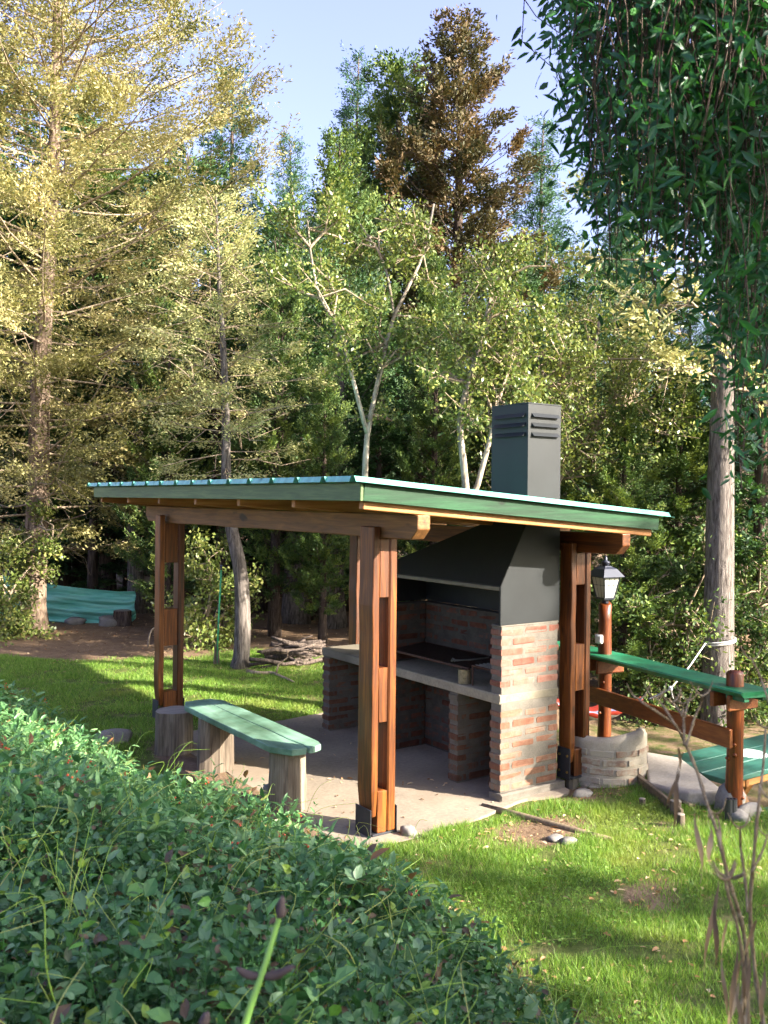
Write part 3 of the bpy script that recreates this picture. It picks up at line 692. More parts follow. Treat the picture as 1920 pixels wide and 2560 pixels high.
m.build('outlet_box', flat('white_plastic', srgb('dcdcd8'), .4, 0, .03), None, label='white plastic socket box fixed to the lantern post', cat='socket box')
ln = thing('lantern', (PL[0], PL[1], 1.40), 'black four sided garden lantern with milky glass on the left rail post', 'lantern')
lx, ly, lz = PL[0], PL[1], 1.40; MLB = flat('lantern_black', srgb('2c2f3a'), .4, .2, .1)
rot = .65
def sq(r, z): return [(lx + r * math.cos(rot + q * math.pi / 2), ly + r * math.sin(rot + q * math.pi / 2), lz + z) for q in range(4)]
def frus(m, rings, caps=True):
    V = sum([sq(r, z) for r, z in rings], []); k = len(rings)
    F = [[4 * e + i, 4 * e + (i + 1) % 4, 4 * e + 4 + (i + 1) % 4, 4 * e + 4 + i] for e in range(k - 1) for i in range(4)]
    if caps: F += [[3, 2, 1, 0], [4 * k - 4, 4 * k - 3, 4 * k - 2, 4 * k - 1]]
    m.add(V, F)
m = MB(); tube(m, [(lx, ly, lz - .002), (lx, ly, lz + .035)], .03, 10); frus(m, [(.078, .03), (.085, .04), (.085, .05)]); m.build('base', MLB, ln)
m = MB(); frus(m, [(.165, .232), (.168, .238), (.10, .305), (.055, .325), (.05, .33)]); m.build('roof', MLB, ln)
m = MB(); tube(m, [(lx, ly, lz + .325), (lx, ly, lz + .34), (lx, ly, lz + .345), (lx, ly, lz + .362), (lx, ly, lz + .366), (lx, ly, lz + .375), (lx, ly, lz + .40), (lx, ly, lz + .42)], [.03, .03, .035, .04, .04, .016, .014, .004], 12); m.build('finial', MLB, ln, True)
tg = NT('milky_glass'); tg.b.inputs['Transmission Weight'].default_value = .35; MGL = tg.done(srgb('e6e6da'), .25)
lo_, hi_ = sq(.078, .052), sq(.125, .23)
for q in range(4):
    a, b, c_, d = [np.array(x) for x in (lo_[q], lo_[(q + 1) % 4], hi_[(q + 1) % 4], hi_[q])]
    nrm_ = np.cross(b - a, d - a); nrm_ /= np.linalg.norm(nrm_); m = MB()
    V = [a, b, c_, d, a - nrm_ * .003, b - nrm_ * .003, c_ - nrm_ * .003, d - nrm_ * .003]
    m.add(V, [[0, 1, 2, 3], [7, 6, 5, 4], [0, 4, 5, 1], [1, 5, 6, 2], [2, 6, 7, 3], [3, 7, 4, 0]]); pane = m.build('glass_pane', MGL, ln)
    m = MB(); 
    for u in (1 / 3, 2 / 3): tube(m, [a + (b - a) * u + nrm_ * .002, d + (c_ - d) * u + nrm_ * .002], .002, 4)
    tube(m, [a + (d - a) * .62 + nrm_ * .002, b + (c_ - b) * .62 + nrm_ * .002], .002, 4); m.build('wire_grid', MLB, pane)
    m = MB(); tube(m, [a, d], .007, 6); m.build('corner_bar', MLB, ln)
m = MB(); tube(m, [(lx, ly, lz + .05), (lx, ly, lz + .12), (lx, ly, lz + .13), (lx, ly, lz + .2), (lx, ly, lz + .215)], [.025, .025, .035, .03, .01], 10); m.build('bulb', flat('white_bulb', srgb('f0f0ea'), .3), ln, True)

# ------------------------------------------------------------------ low curved brick wall and step
cw = thing('curved_brick_wall', (2.3, -.25, 0), 'low curved brick planter wall with rounded plaster cap behind the shelter post', 'wall')
ccx, ccy, cr = 2.30, -.02, .33; t0, t1 = math.radians(150), math.radians(318); NT_ = 26
hz = lambda u: .39 + .015 * math.sin(u * 4) + .06 * sstep(.35, .8, u)
m = MB(); V = []; zb = -.25
for q in range(NT_):
    u = q / (NT_ - 1); t = t0 + (t1 - t0) * u; z = hz(u)
    for r, zz in ((cr, zb), (cr, z - .05), (cr - .016, z - .018), (cr - .05, z), (cr - .085, z - .018), (cr - .1, z - .05), (cr - .1, zb)):
        V.append((ccx + r * math.cos(t), ccy + r * math.sin(t), zz))
F = [[7 * q + e, 7 * q + 7 + e, 7 * q + 8 + e, 7 * q + 1 + e] for q in range(NT_ - 1) for e in range(6)] + [[0, 1, 2, 3, 4, 5, 6], [7 * NT_ - 1 - e for e in range(7)]]
m.add(V, F); wb = m.build('wall_body', concrete('cream_mortar', srgb('8c8373'), srgb('b0a694'), 7), cw, True)
pb = {}
for q in range(4):
    v, f = cbox((0, 0, 0), (.185, .012, .05), .004, .001, None, q + 50); mm = MB(); mm.add(v, f); pb[q] = mm.mesh('brick', MBRICKP)
oc = ORG[cw.name]
for row in range(6):
    for q in range(7):
        t = t0 + (q + .5 * (row % 2) + .35) * .62
        if t > t1 - .28: continue
        o = bpy.data.objects.new('brick', pb[(row * 3 + q) % 4]); COL.objects.link(o); o.parent = wb
        rr = cr - .0042; o.location = (ccx + rr * math.cos(t) - oc[0], ccy + rr * math.sin(t) - oc[1], -.08 + row * .073 - oc[2]); o.rotation_euler = (0, 0, t + math.pi / 2)
m = MB(); V = []
st = [(2.05, -1.00), (2.40, -1.00), (2.62, -.42), (2.66, .1), (2.3, .1), (2.12, -.4)]
st = [at(1620, 1968, 7.25)[:2], at(1722, 1990, 6.95)[:2], at(1808, 1945, 7.05)[:2], at(1700, 1905, 7.9)[:2], at(1612, 1890, 8.1)[:2]]
zt2 = .11; k = len(st); m.add([(x, y, zt2 + .012 * math.sin(3 * x + 5 * y)) for x, y in st] + [(x, y, -.45) for x, y in st], [list(range(k)), list(range(k, 2 * k))[::-1]] + [[i, k + i, k + (i + 1) % k, (i + 1) % k] for i in range(k)])
o = m.build('concrete_step', MSTEP, None, label='pale concrete landing slab between the curved wall and the picnic table', cat='step'); md = o.modifiers.new('b', 'BEVEL'); md.width = .02; md.segments = 3

# edging timbers and pegs in the lawn
def lying(px0, py0, px1, py1, z0, z1, w, h, name, label, mat, rnd=False, cat='timber', group=None):
    def gp(px, py, z):
        d = fwd + RT * (px - 960) / FPX + UP * (PY - py) / FPX; t = (z - CAM[2]) / d[2]; return CAM + t * d
    def gg(px, py, dz):
        z = 0.0
        for _ in range(8): p = gp(px, py, z + dz); z = gh(p[0], p[1])
        return p
    a, b = gg(px0, py0, z0), gg(px1, py1, z1); m = MB()
    if rnd: tube(m, [a, a + (b - a) * .3 + (0, 0, .004), a + (b - a) * .7, b], [w * .4, w * .42, w * .37, w * .3], 10, True, 0, None, .02)
    else: beam(m, a, b, w, h, .008, .003)
    return m.build(name, mat, None, rnd, label, cat, group)
lying(1490, 1868, 1530, 1905, .10, .08, .10, .06, 'edging_timber', 'short thick timber end tucked against the curved brick wall', WOLDx)
lying(1575, 1932, 1705, 2040, .03, .03, .03, .10, 'edging_timber', 'dark upright edging board running down the lawn from the curved wall', WOLDx)
lying(1625, 1955, 1730, 2015, .02, .02, .05, .03, 'edging_timber', 'thin flat edging board beside the sawn peg by the step', WOLDx)
lying(1206, 2016, 1530, 2100, .015, .008, .06, .06, 'edging_log', 'thin weathered round pole lying half buried from the slab corner', WOLDx, True)
def peg(px, py, d, r, h, label):
    p = at(px, py, d); m = MB(); z = gh(p[0], p[1]); stump(m, (p[0], p[1], z - .08), r, h + .08, int(px), 12, .02); m.build('peg', [WOLD, WOLDt], None, label=label, cat='peg')
peg(1690, 2010, 6.75, .04, .10, 'thick sawn wooden peg standing in the grass by the step')
peg(1702, 2045, 6.5, .028, .085, 'thin wooden peg at the lower end of the edging board')
peg(1606, 1995, 6.95, .025, .05, 'tiny wooden peg halfway along the edging board')
for q, (px, py) in enumerate(((1823, 2000), (1832, 2012))):
    p = at(px, py, 6.62); m = MB(); z = gh(p[0], p[1]); ang = np.arange(14) * 2 * math.pi / 14; V = np.concatenate([[(p[0] + r * math.cos(t), p[1] + r * math.sin(t), z + h) for t in ang] for r, h in ((.03, -.05), (.03, .16), (.022, .16), (.022, .03))])
    m.add(V, [[e * 14 + i, e * 14 + (i + 1) % 14, (e + 1) * 14 + (i + 1) % 14, (e + 1) * 14 + i] for e in range(3) for i in range(14)] + [[3 * 14 + i for i in range(14)]])
    m.build('pipe_end', flat('black_pipe%d' % q, srgb('2e2f33'), .4), None, label=('open black pipe end nearest the upright stone', 'lower open black pipe end in front of the other')[q], cat='pipe')

# ------------------------------------------------------------------ picnic table on the lower terrace
TZ = -.66; tx0, tx1, ty0, ty1 = 2.86, 4.7, -.78, -.08
pt = thing('picnic_table', (3.7, -.5, TZ), 'green painted picnic table with attached benches on the lower terrace', 'table')
n = 3
for q in range(n):
    y0 = ty0 + (ty1 - ty0) * q / n; y1 = ty0 + (ty1 - ty0) * (q + 1) / n; m = MB(); box2(m, (tx0, y0 + .0008, TZ + .70), (tx1, y1 - .0008, TZ + .745), .006, .001); m.build('table_board', GPT, pt)
for y0, bx_ in ((ty0 - .29, tx0 - .13), (ty1 + .10, tx0 + .05)):
    for q in range(2):
        m = MB(); box2(m, (bx_, y0 + q * .145, TZ + .40), (tx1, y0 + q * .145 + .135, TZ + .44), .006, .001); m.build('seat_board', GPT, pt)
for x in (tx0 + .28, tx1 - .3):
    ym = (ty0 + ty1) / 2
    for s in (-1, 1): m = MB(); beam(m, (x, ym + s * .62, TZ), (x, ym + s * .2, TZ + .70), .045, .1, .005, 0, (1, 0, 0)); m.build('leg', WR[1], pt)
    m = MB(); beam(m, (x + .05, ym - .62, TZ + .36), (x + .05, ym + .72, TZ + .36), .04, .09, .005); m.build('cross_beam', WR[1], pt)
    m = MB(); beam(m, (x + .05, ty0 + .03, TZ + .66), (x + .05, ty1 - .03, TZ + .66), .04, .075, .005); m.build('cross_beam', WR[1], pt)
for ya in (ty0 + .06,): m = MB(); beam(m, (tx0 + .05, ya, TZ + .66), (tx1 - .05, ya, TZ + .66), .04, .07, .005); m.build('apron', WR[0], pt)
# flat white printed rosette on the table top
def rosette():
    t = NT('white_rosette_print'); v = t.coord((1, 1, 1)); sep = t.n('SeparateXYZ'); t.l(v, sep.inputs[0])
    r = t.math('SQRT', t.math('ADD', t.math('POWER', sep.outputs[0], 2.0), t.math('POWER', sep.outputs[1], 2.0)))
    a = t.math('ARCTAN2', sep.outputs[1], sep.outputs[0]); w = t.math('SINE', t.math('ADD', t.math('MULTIPLY', a, 12.0), t.math('MULTIPLY', r, 60.0)))
    ring = t.math('SINE', t.math('MULTIPLY', r, 170.0)); f = t.math('ADD', t.math('MULTIPLY', w, ring), .35)
    return t.done(t.ramp(f, [(.08, srgb('35705c')), (.2, srgb('d6dad6'))]), .5)
RX, RY = 3.72, -.42; m = MB(); q = 40; ang = np.arange(q) * 2 * math.pi / q; cz_ = TZ + .7465
m.add([(RX + .15 * math.cos(t), RY + .15 * math.sin(t), cz_ - .001) for t in ang] + [(RX + .15 * math.cos(t), RY + .15 * math.sin(t), cz_ + .001) for t in ang], [[q + i for i in range(q)]] + [[i, (i + 1) % q, q + (i + 1) % q, q + i] for i in range(q)])
m.build('rosette_print', rosette(), pt)

# ------------------------------------------------------------------ vegetation generators
def tree_thing(name, x, y, label, group, sink=.05): return thing(name, (x, y, gh(x, y) - sink), label, 'tree', group)

def conifer_meshes(seed, H, R, zb, prof, nb, sprays_per_m, k, ll, lw, droop, upt, tr, el=.15, wobble=.05, fan=.35, sl=.42, bare=0, path=None):
    """wood MB (trunk), branch MB, leaf MB around the origin"""
    r = np.random.default_rng(seed); tm, bm, lm = MB(), MB(), MB()
    if path is None:
        zs = np.linspace(0, H, 14); P = np.stack([wobble * np.sin(zs * .7 + seed) * zs / H, wobble * np.cos(zs * .6 + seed * 2) * zs / H, zs], 1)
    else: P = path
    tr_ = tr * (1 - np.linspace(0, 1, len(P)) ** 1.3 * .93); tr_[0] *= 1.35; tr_[1] *= 1.08 if path is None else 1.0
    tube(tm, P, tr_, 12, True, 0, None, .02)
    zz = P[:, 2]; sp_, sd_, sl_, sr_ = [], [], [], []
    for b in range(nb):
        u = (b + r.random()) / nb; u = u ** .85; z = zb + (H - zb) * u * .99; az = b * 2.39996 + r.normal(0, .35)
        L = R * prof(u) * r.uniform(.68, 1.12) + .12; base = np.array([np.interp(z, zz, P[:, 0]), np.interp(z, zz, P[:, 1]), z])
        out = np.array([math.cos(az), math.sin(az), 0.0]); ns = 7; s = np.linspace(0, 1, ns); e0 = el + (.55 * u) + r.normal(0, .12)
        pts = base + out * (s * L)[:, None] + np.array([0, 0, 1.0]) * (L * (s * math.tan(e0) - droop * s ** 2 + upt * s ** 3))[:, None]
        pts[1:] += np.cumsum(r.normal(0, .022 * L, (ns - 1, 3)), 0) * s[1:, None]
        tube(bm, pts, np.linspace(max(.009, tr * .11 * min(1, L / 2)), .005, ns), 5, False, 0)
        n = max(5, int(L * sprays_per_m)); nc = max(2, int(L * 1.9)); cq = r.uniform(.02, 1.0, nc) ** .85; cl = r.uniform(-1, 1, nc); ci = r.integers(0, nc, n); q = np.clip(cq[ci] + r.normal(0, .16 / (L + .4), n), .03, 1)
        idx = np.clip(q * (ns - 1), 0, ns - 1.001); i0 = idx.astype(int); fr = (idx - i0)[:, None]; pp = pts[i0] * (1 - fr) + pts[i0 + 1] * fr; tn = norm(pts[i0 + 1] - pts[i0])
        side = np.array([-out[1], out[0], 0.0]); lat = cl[ci] + r.normal(0, .2, n); w = fan * L * (1.05 - q) + .06
        pp = pp + side * (lat * w)[:, None] + r.normal(0, .05, (n, 3)) + np.array([0, 0, -1]) * (np.abs(lat) * w * .2)[:, None]
        dd = norm(tn + side * (lat * 1.0)[:, None] + r.normal(0, .25, (n, 3)) + np.array([0, 0, upt * .5 - .12]))
        sp_.append(pp); sd_.append(dd); sl_.append(np.full(n, sl) * r.uniform(.6, 1.2, n)); sr_.append(np.clip(r.normal(.5, .16) + r.normal(0, .2, nc)[ci] + r.normal(0, .08, n), 0, 1))
        if bare and u < .75:
            for _ in range(bare):
                q0 = r.uniform(.1, .8); i1 = int(q0 * (ns - 1)); st_ = pts[i1]; dr_ = norm(out * .7 + side * r.uniform(-1, 1) + np.array([0, 0, r.uniform(-.9, .1)])); l_ = r.uniform(.3, .9)
                e_ = st_ + dr_ * l_ * .5 + r.normal(0, .05, 3); tube(bm, [st_, e_, e_ + dr_ * l_ * .5 + r.normal(0, .08, 3) + (0, 0, .06)], [.008, .006, .003], 3, False, 0)
    SP, SD, SL, SR = map(np.concatenate, (sp_, sd_, sl_, sr_)); n = len(SP)
    P_ = np.repeat(SP, k, 0); D_ = np.repeat(SD, k, 0); L_ = np.repeat(SL, k); R_ = np.repeat(SR, k); N = n * k
    sN = norm(np.repeat(norm(np.cross(SD, r.normal(0, .5, (n, 3)) + np.array([0, 0, 1.0]))), k, 0)); t = r.random(N)
    sgn = np.where(r.random(N) < .5, -1, 1)
    pos = P_ + D_ * (t * L_)[:, None] + sN * (sgn * r.random(N) * .07 * (1.15 - t))[:, None] + r.normal(0, .018, (N, 3))
    D2 = norm(D_ + sN * (sgn * .75)[:, None] + r.normal(0, .35, (N, 3))); Nn = norm(np.cross(D_, sN) + r.normal(0, .5, (N, 3)))
    leaf_quads(lm, pos, D2, Nn, ll * r.uniform(.6, 1.3, N), lw * r.uniform(.7, 1.3, N), np.clip(R_ + r.normal(0, .13, N), 0, 1))
    return tm, bm, lm

def place_tree(name, mbs, x, y, label, group, bark_m, leaf_m, cat='tree', branch_m=None):
    t = thing(name, (x, y, gh(x, y) - .05), label, cat, group); org = ORG[t.name].copy()
    ORG[t.name] = np.zeros(3)
    tr = mbs[0].build('trunk', bark_m, t, True)
    if mbs[1] is not None and mbs[1].n: mbs[1].build('branches', branch_m or bark_m, tr, True)
    mbs[2].build('crown', leaf_m, t)
    ORG[t.name] = org; return t
def copy_tree(src, x, y, s, rz, label, sz=None):
    t = src.copy(); COL.objects.link(t); t.location = (x, y, gh(x, y) - .05); t.scale = (s, s, sz or s); t.rotation_euler = (0, 0, rz); t['label'] = label
    def rec(o, p):
        for c in list(o.children):
            d = c.copy(); COL.objects.link(d); d.parent = p; rec(c, d)
    rec(src, t); return t
def tb(px, d): p = at(px, 1246, d); return float(p[0]), float(p[1])
def hgt(py, d): return 2.31 + (PY - py) / FPX * d
cone = lambda u: (1 - u) ** .8
oval = lambda u: (np.sin(np.pi * (0.12 + .88 * u)) ** .6) * (1 - .25 * u) if u < .93 else .3 * (1 - u) / .07 + .1
full = lambda u: (1 - u) ** .55 * (.65 + .35 * min(1, u * 4))
GF = 'forest trees behind the shelter'

# ------------------------------------------------------------------ trees
# big pale cypress on the left, close enough to show its limbs
x, y = tb(85, 15.7)
left_path = np.array([(0, 0, 0), (.02, 0, 1), (.05, .05, 2.2), (.08, 0, 3.6), (.12, 0, 5), (.2, .05, 6.6), (.28, 0, 8.2), (.3, 0, 10), (.3, 0, 12), (.3, 0, 14.6)]); left_path = smooth_path(left_path, 18)
R3 = np.array([[RT[0], RT[1], 0], [fwd[0], fwd[1], 0], [0, 0, 1]])
cy1 = conifer_meshes(11, 14.6, 4.5, 1.5, lambda u: (.5 + .62 * min(1, u * 3)) * (1 - u) ** .62, 200, 31, 16, .07, .026, .12, .28, .22, -.05, .05, .36, .55, 4, left_path @ R3)
place_tree('cypress_tree', cy1, x, y, 'tall pale yellow green cypress with a thick bare trunk at the left edge', GF, BK_CY, L_CYY, branch_m=BK_TW)
# slender pale cypress with the bent grey trunk
x, y = tb(600, 12.5); z0 = gh(x, y); pp = []
for px, py in ((600, 1678), (606, 1600), (606, 1500), (600, 1420), (582, 1340), (570, 1270), (565, 1180), (565, 1060), (560, 900), (550, 750), (545, 620), (540, 490)):
    p = at(px, py, 12.5); pp.append(p - np.array([x, y, z0 - .05]))
pp = np.array(pp); pp[0, 2] = 0; Hh = pp[-1, 2]
cy2 = conifer_meshes(23, Hh, 1.15, 2.55, lambda u: (.55 + .55 * min(1, u * 4)) * (1 - u) ** .6, 70, 30, 16, .05, .019, .12, .1, .115, .02, .05, .4, .32, 2, smooth_path(pp, 22))
bent = place_tree('cypress_tree', cy2, x, y, 'slender straw coloured cypress with a bent grey trunk on the lawn edge', GF, BK_GR, L_CYP, branch_m=BK_TW)
# shared kinds
def kind(seed, H, R, zb, prof, nb, spm, k, ll, lw, droop, upt, tr, **kw): return conifer_meshes(seed, H, R, zb, prof, nb, spm, k, ll, lw, droop, upt, tr, **kw)
TOPS = {}
def first(name, key, mbs, px, d, py, H, label, bk, lf):
    x, y = tb(px, d); t = place_tree(name, mbs, x, y, label, GF, bk, lf, branch_m=BK_DK); s = (hgt(py, d) - gh(x, y)) / H
    t.scale = (s, s, s); TOPS[key] = (t, H); return t
def more(key, px, d, py, label, rz, wide=1.0):
    src, H = TOPS[key]; x, y = tb(px, d); s = (hgt(py, d) - gh(x, y)) / H; return copy_tree(src, x, y, s * wide, rz, label, s)
kb = kind(31, 13, 2.9, 2.0, lambda u: (1 - u) ** .7 * (.7 + .3 * min(1, u * 5)), 200, 24, 15, .10, .045, .16, .22, .22, sl=.36)
first('cypress_tree', 'brown', kb, 1140, 21, 50, 13, 'tall rust brown conical cypress rising highest above the shelter', BK_DK, L_CYB)
ky = kind(37, 12, 2.3, 1.2, lambda u: (1 - u) ** .6 * (.75 + .25 * min(1, u * 5)), 180, 22, 15, .10, .045, .1, .3, .2, sl=.36)
first('cypress_tree', 'green', ky, 985, 22.5, 148, 12, 'dense yellow green cypress left of the rust brown one', BK_DK, L_CYG)
kf = kind(41, 13, 2.3, 1.5, lambda u: (1 - u) ** .9, 200, 28, 14, .08, .03, .35, .25, .17, el=.05, fan=.28, sl=.34)
first('fir_tree', 'fir', kf, 1350, 24, 285, 13, 'blue green fir with a thin pointed tip right of the brown cypress', BK_DK, L_FIR)
kd = kind(43, 10, 2.3, .9, lambda u: (1 - u) ** .6 * (.8 + .2 * min(1, u * 4)), 120, 20, 14, .11, .05, .3, .2, .2, sl=.4)
first('cypress_tree', 'dark', kd, 1480, 16.5, 640, 10, 'bushy dark green cypress right of the chimney', BK_DK, L_DRK)
more('fir', 885, 24, 125, 'narrow dark fir tip left of the yellow green cypress', 1.0, .8)
more('fir', 570, 25, 165, 'dark fir tip standing out right of the big pale cypress', 2.0, 1.0)
more('fir', 715, 31, 335, 'small faint fir tip in the gap of sky left of the firs', 3.0, .9)
more('fir', 1532, 27, 470, 'greyish fir top half hidden behind the hanging leaves', 4.0, .9)
more('green', 845, 19.5, 350, 'green cypress below the narrow dark fir tip', 2.2, .85)
more('green', 1085, 15.5, 640, 'bright yellow green cypress crown between the white stemmed trees', 1.2, .7)
more('dark', 1640, 15.0, 700, 'dark cypress foliage left of the big grey trunk', .7, 1.0)
more('green', 1560, 12.6, 1010, 'low bushy cypress directly behind the garden lantern', 3.3, 1.15)
more('dark', 1905, 13.5, 560, 'dark cypress at the right edge behind the hanging leaves', 1.9, 1.0)
more('green', 1700, 13.8, 930, 'low green cypress between the lantern and the grey trunk', 4.4, 1.2)
more('dark', 770, 17.5, 720, 'dark cypress behind the bent trunk and the log pile', 5.0, .9)
more('dark', 655, 18.5, 560, 'dark cypress right of the straw coloured cypress', 2.9, .9)
more('dark', 460, 19.0, 380, 'dark cypress between the pale trunk and the straw coloured cypress', .2, 1.0)
more('green', 270, 20.0, 330, 'green cypress directly behind the tall pale cypress', 1.4, 1.0)
more('dark', 1290, 18.0, 620, 'dark cypress behind the chimney', 3.9, .9)
more('green', 1215, 17.0, 760, 'green cypress low behind the twin white stems', .9, .9)
more('dark', 945, 16.5, 830, 'dark low cypress behind the left white stemmed tree', 4.7, .95)
more('dark', 150, 21.5, 250, 'dark cypress behind the green tarp', 2.4, 1.0)
more('dark', -40, 20.0, 150, 'dark cypress cut by the left edge of the picture', 5.5, 1.0)
ord_ = ['first', 'second', 'third', 'fourth', 'fifth', 'sixth', 'seventh', 'eighth', 'ninth', 'tenth', 'eleventh', 'twelfth', 'thirteenth', 'fourteenth']
for q, px in enumerate(np.linspace(-120, 2060, 14)):
    d = 27 + 5 * ((q * 7) % 3) / 2; py = 640 + 90 * math.sin(q * 2.3)
    if px < 500: py -= 250
    more(('dark', 'green', 'fir')[q % 3], px, d, py, 'distant tree in the back row of the wood, %s from the left' % ord_[q], q * 1.7, 1.15)
# shaded trunk row with few low branches, seen under the roof beam
for q, (px, d, r) in enumerate(((345, 18.2, .17), (690, 16.0, .1), (742, 17.0, .22), (835, 16.5, .2), (800, 18.0, .11), (560, 17.5, .13), (640, 19, .12), (870, 18.8, .13), (235, 18.6, .11))):
    x, y = tb(px, d); rr = np.random.default_rng(q + 90); H = 6.4 + .5 * (q % 3)
    mbs = conifer_meshes(q + 60, H, 1.3, 1.7 if q else 3.2, lambda u: (1 - u) ** .4 * (.55 + .45 * min(1, u * 3)), 60, 16, 12, .085, .035, .2, .2, r, wobble=.25, sl=.4)
    place_tree('pine_tree', mbs, x, y, ['grey leaning trunk rising behind the right end of the tarp', 'thin dark trunk left of the log pile', 'thick dark trunk behind the log pile', 'stout trunk with a sunlit side left of the back post', 'thin trunk between the log pile and the sunlit trunk', 'dark trunk behind the green pole', 'thin trunk just right of the bent grey trunk', 'thin trunk nearest the shelter back post', 'thin trunk behind the middle of the tarp'][q], 'shaded trunks under the roof line', BK_GR if q in (0, 2, 3) else BK_DK, L_DRK)

for q, (px, d, py, key, w) in enumerate(((60, 21, 900, 'dark', 1.9), (200, 22, 860, 'green', 1.8), (330, 20.5, 960, 'dark', 2.0), (450, 22, 900, 'dark', 2.0), (570, 20.5, 900, 'green', 1.8), (690, 21.5, 880, 'dark', 2.0), (810, 20.5, 930, 'dark', 2.0), (920, 21.5, 880, 'green', 1.8), (1040, 18.5, 900, 'dark', 1.9), (1400, 17, 900, 'green', 1.7), (1850, 17, 900, 'dark', 1.8))):
    more(key, px, d, py, 'low bushy conifer filling the shade between the trunks, %s from the left' % ord_[q], q * 2.1, w)
for q, (px, d, py, lab) in enumerate(((690, 15.2, 640, 'young green cypress between the straw coloured one and the forked pale tree'), (420, 15.6, 760, 'young green cypress left of the straw coloured one'), (810, 14.6, 900, 'small young cypress above the roof left of the forked pale tree'))):
    more('green', px, d, py, lab, q * 1.3 + .5, .85)
# big grey trunk on the right
x, y = tb(1797, 12.0); z0 = gh(x, y); pp = []
for px, py in ((1792, 1900), (1793, 1800), (1795, 1600), (1800, 1300), (1805, 1050), (1812, 800), (1815, 500), (1815, 100), (1815, -400), (1815, -800)): pp.append(at(px, py, 12.0) - np.array([x, y, z0 - .05]))
pp = np.array(pp); pp[0, 2] = 0
cy3 = conifer_meshes(77, pp[-1, 2], 2.6, 4.3, lambda u: (1 - u) ** .5, 70, 16, 13, .09, .04, .25, .2, .225, sl=.4, bare=4, path=smooth_path(pp, 18))
place_tree('cypress_tree', cy3, x, y, 'big straight grey trunk tied with a white rope on the right', GF, BK_GR, L_CYP, branch_m=BK_TW)

# pale stemmed broadleaf trees behind the roof
def broad(name, base_px, d, stems, rad, label, seed, nt, leaf=.065, spread=.75, kleaf=12, group='broadleaf trees behind the shelter', mat=None, low=.25, bk=None):
    r = np.random.default_rng(seed); x, y = tb(base_px, d); z0 = gh(x, y); org = np.array([x, y, z0 - .05]); tm, bm, lm = MB(), MB(), MB(); ends = []
    for q, st in enumerate(stems):
        P = np.array([at(px, py, d + dd) for px, py, dd in st]) - org
        if q == 0 or st[0][1] > 1180: P = np.vstack([[P[0][0], P[0][1], 0], P])
        P = smooth_path(P, 16); tube(tm, P, np.linspace(rad[q], rad[q] * .28, 16), 10, True, 0, None, .03)
        for _ in range(nt[q]):
            u = r.uniform(low, 1); i = int(u * 15); s0 = P[i]; dirn = norm(r.normal(0, 1, 3) + np.array([0, 0, .55])); L = r.uniform(.35, 1.0) * spread * 1.5
            mid = s0 + dirn * L * .5 + r.normal(0, .08, 3); e = s0 + dirn * L + r.normal(0, .12, 3); tube(bm, [s0, mid, e], [.02, .012, .005], 4, False)
            for _ in range(5):
                a = mid + (e - mid) * r.random(); d2 = norm(dirn + r.normal(0, .9, 3) + (0, 0, .3)); e2 = a + d2 * r.uniform(.2, .6) * spread; tube(bm, [a, e2], [.007, .003], 3, False); ends += [e2, a * .4 + e2 * .6, a * .7 + e2 * .3]
            ends.append(e)
    E = np.array(ends); n = len(E) * kleaf; C = np.repeat(E, kleaf, 0) + r.normal(0, .085 * spread + .02, (n, 3)); D = norm(r.normal(0, 1, (n, 3)) + (0, 0, .3)); N = norm(r.normal(0, .8, (n, 3)) + (0, 0, 1))
    rn = np.clip(np.repeat(r.normal(.5, .2, len(E)), kleaf) + r.normal(0, .15, n), 0, 1)
    leaf_quads(lm, C, D, N, leaf * r.uniform(.6, 1.2, n), leaf * .55, rn); return place_tree(name, (tm, bm, lm), x, y, label, group, bk or BK_WH, mat or L_BRD, branch_m=BK_TW)
broad('broadleaf_tree', 915, 11.2, [[(915, 1300, 0), (912, 1200, 0), (918, 1090, 0), (935, 1000, 0), (957, 900, .1), (985, 790, .1), (1035, 690, .2), (1062, 620, .3), (1085, 510, .3)],
    [(918, 1085, 0), (898, 1010, -.1), (872, 910, -.2), (842, 810, -.2), (800, 745, -.3), (778, 640, -.3), (768, 540, -.3)], [(985, 790, .1), (960, 660, .3), (900, 560, .4)]], [.046, .03, .02],
    'pale forked tree leaning right above the left half of the roof', 5, [20, 20, 7], .06, .5, low=.45, kleaf=13)
broad('broadleaf_tree', 1170, 10.6, [[(1168, 1330, 0), (1163, 1200, 0), (1152, 1100, 0), (1152, 1030, 0), (1175, 940, 0), (1205, 850, .1), (1220, 770, .1), (1232, 720, .1), (1252, 690, .2)],
    [(1185, 1300, .1), (1195, 1210, .1), (1222, 1110, .1), (1247, 1000, .2), (1275, 910, .3), (1290, 820, .4)], [(1222, 1110, .1), (1290, 1010, .4), (1340, 965, .6), (1420, 900, .9)]], [.05, .045, .026],
    'twin stemmed pale tree with vine wrapped trunk left of the chimney', 6, [22, 26, 22], .06, .6, low=.5, kleaf=13)
broad('broadleaf_tree', 1420, 13.0, [[(1360, 1330, 0), (1380, 1200, 0), (1430, 1050, 0), (1480, 900, 0), (1500, 800, 0)], [(1400, 1140, 0), (1500, 1060, 0), (1600, 1000, .5)]], [.06, .04], 'slanting pale tree with small grey leaves right of the chimney', 8, [40, 34], .06, .9)
broad('leafy_shrub', 20, 15.0, [[(30, 1650, 0), (20, 1560, 0), (5, 1450, 0), (-20, 1330, 0)], [(30, 1640, 0), (20, 1500, 0), (90, 1400, .2), (170, 1310, .2)]], [.04, .03], 'leafy shrub around the foot of the tall pale cypress', 9, [36, 20], .075, .55, group='shrubs at the wood edge', low=.1, bk=BK_TW)
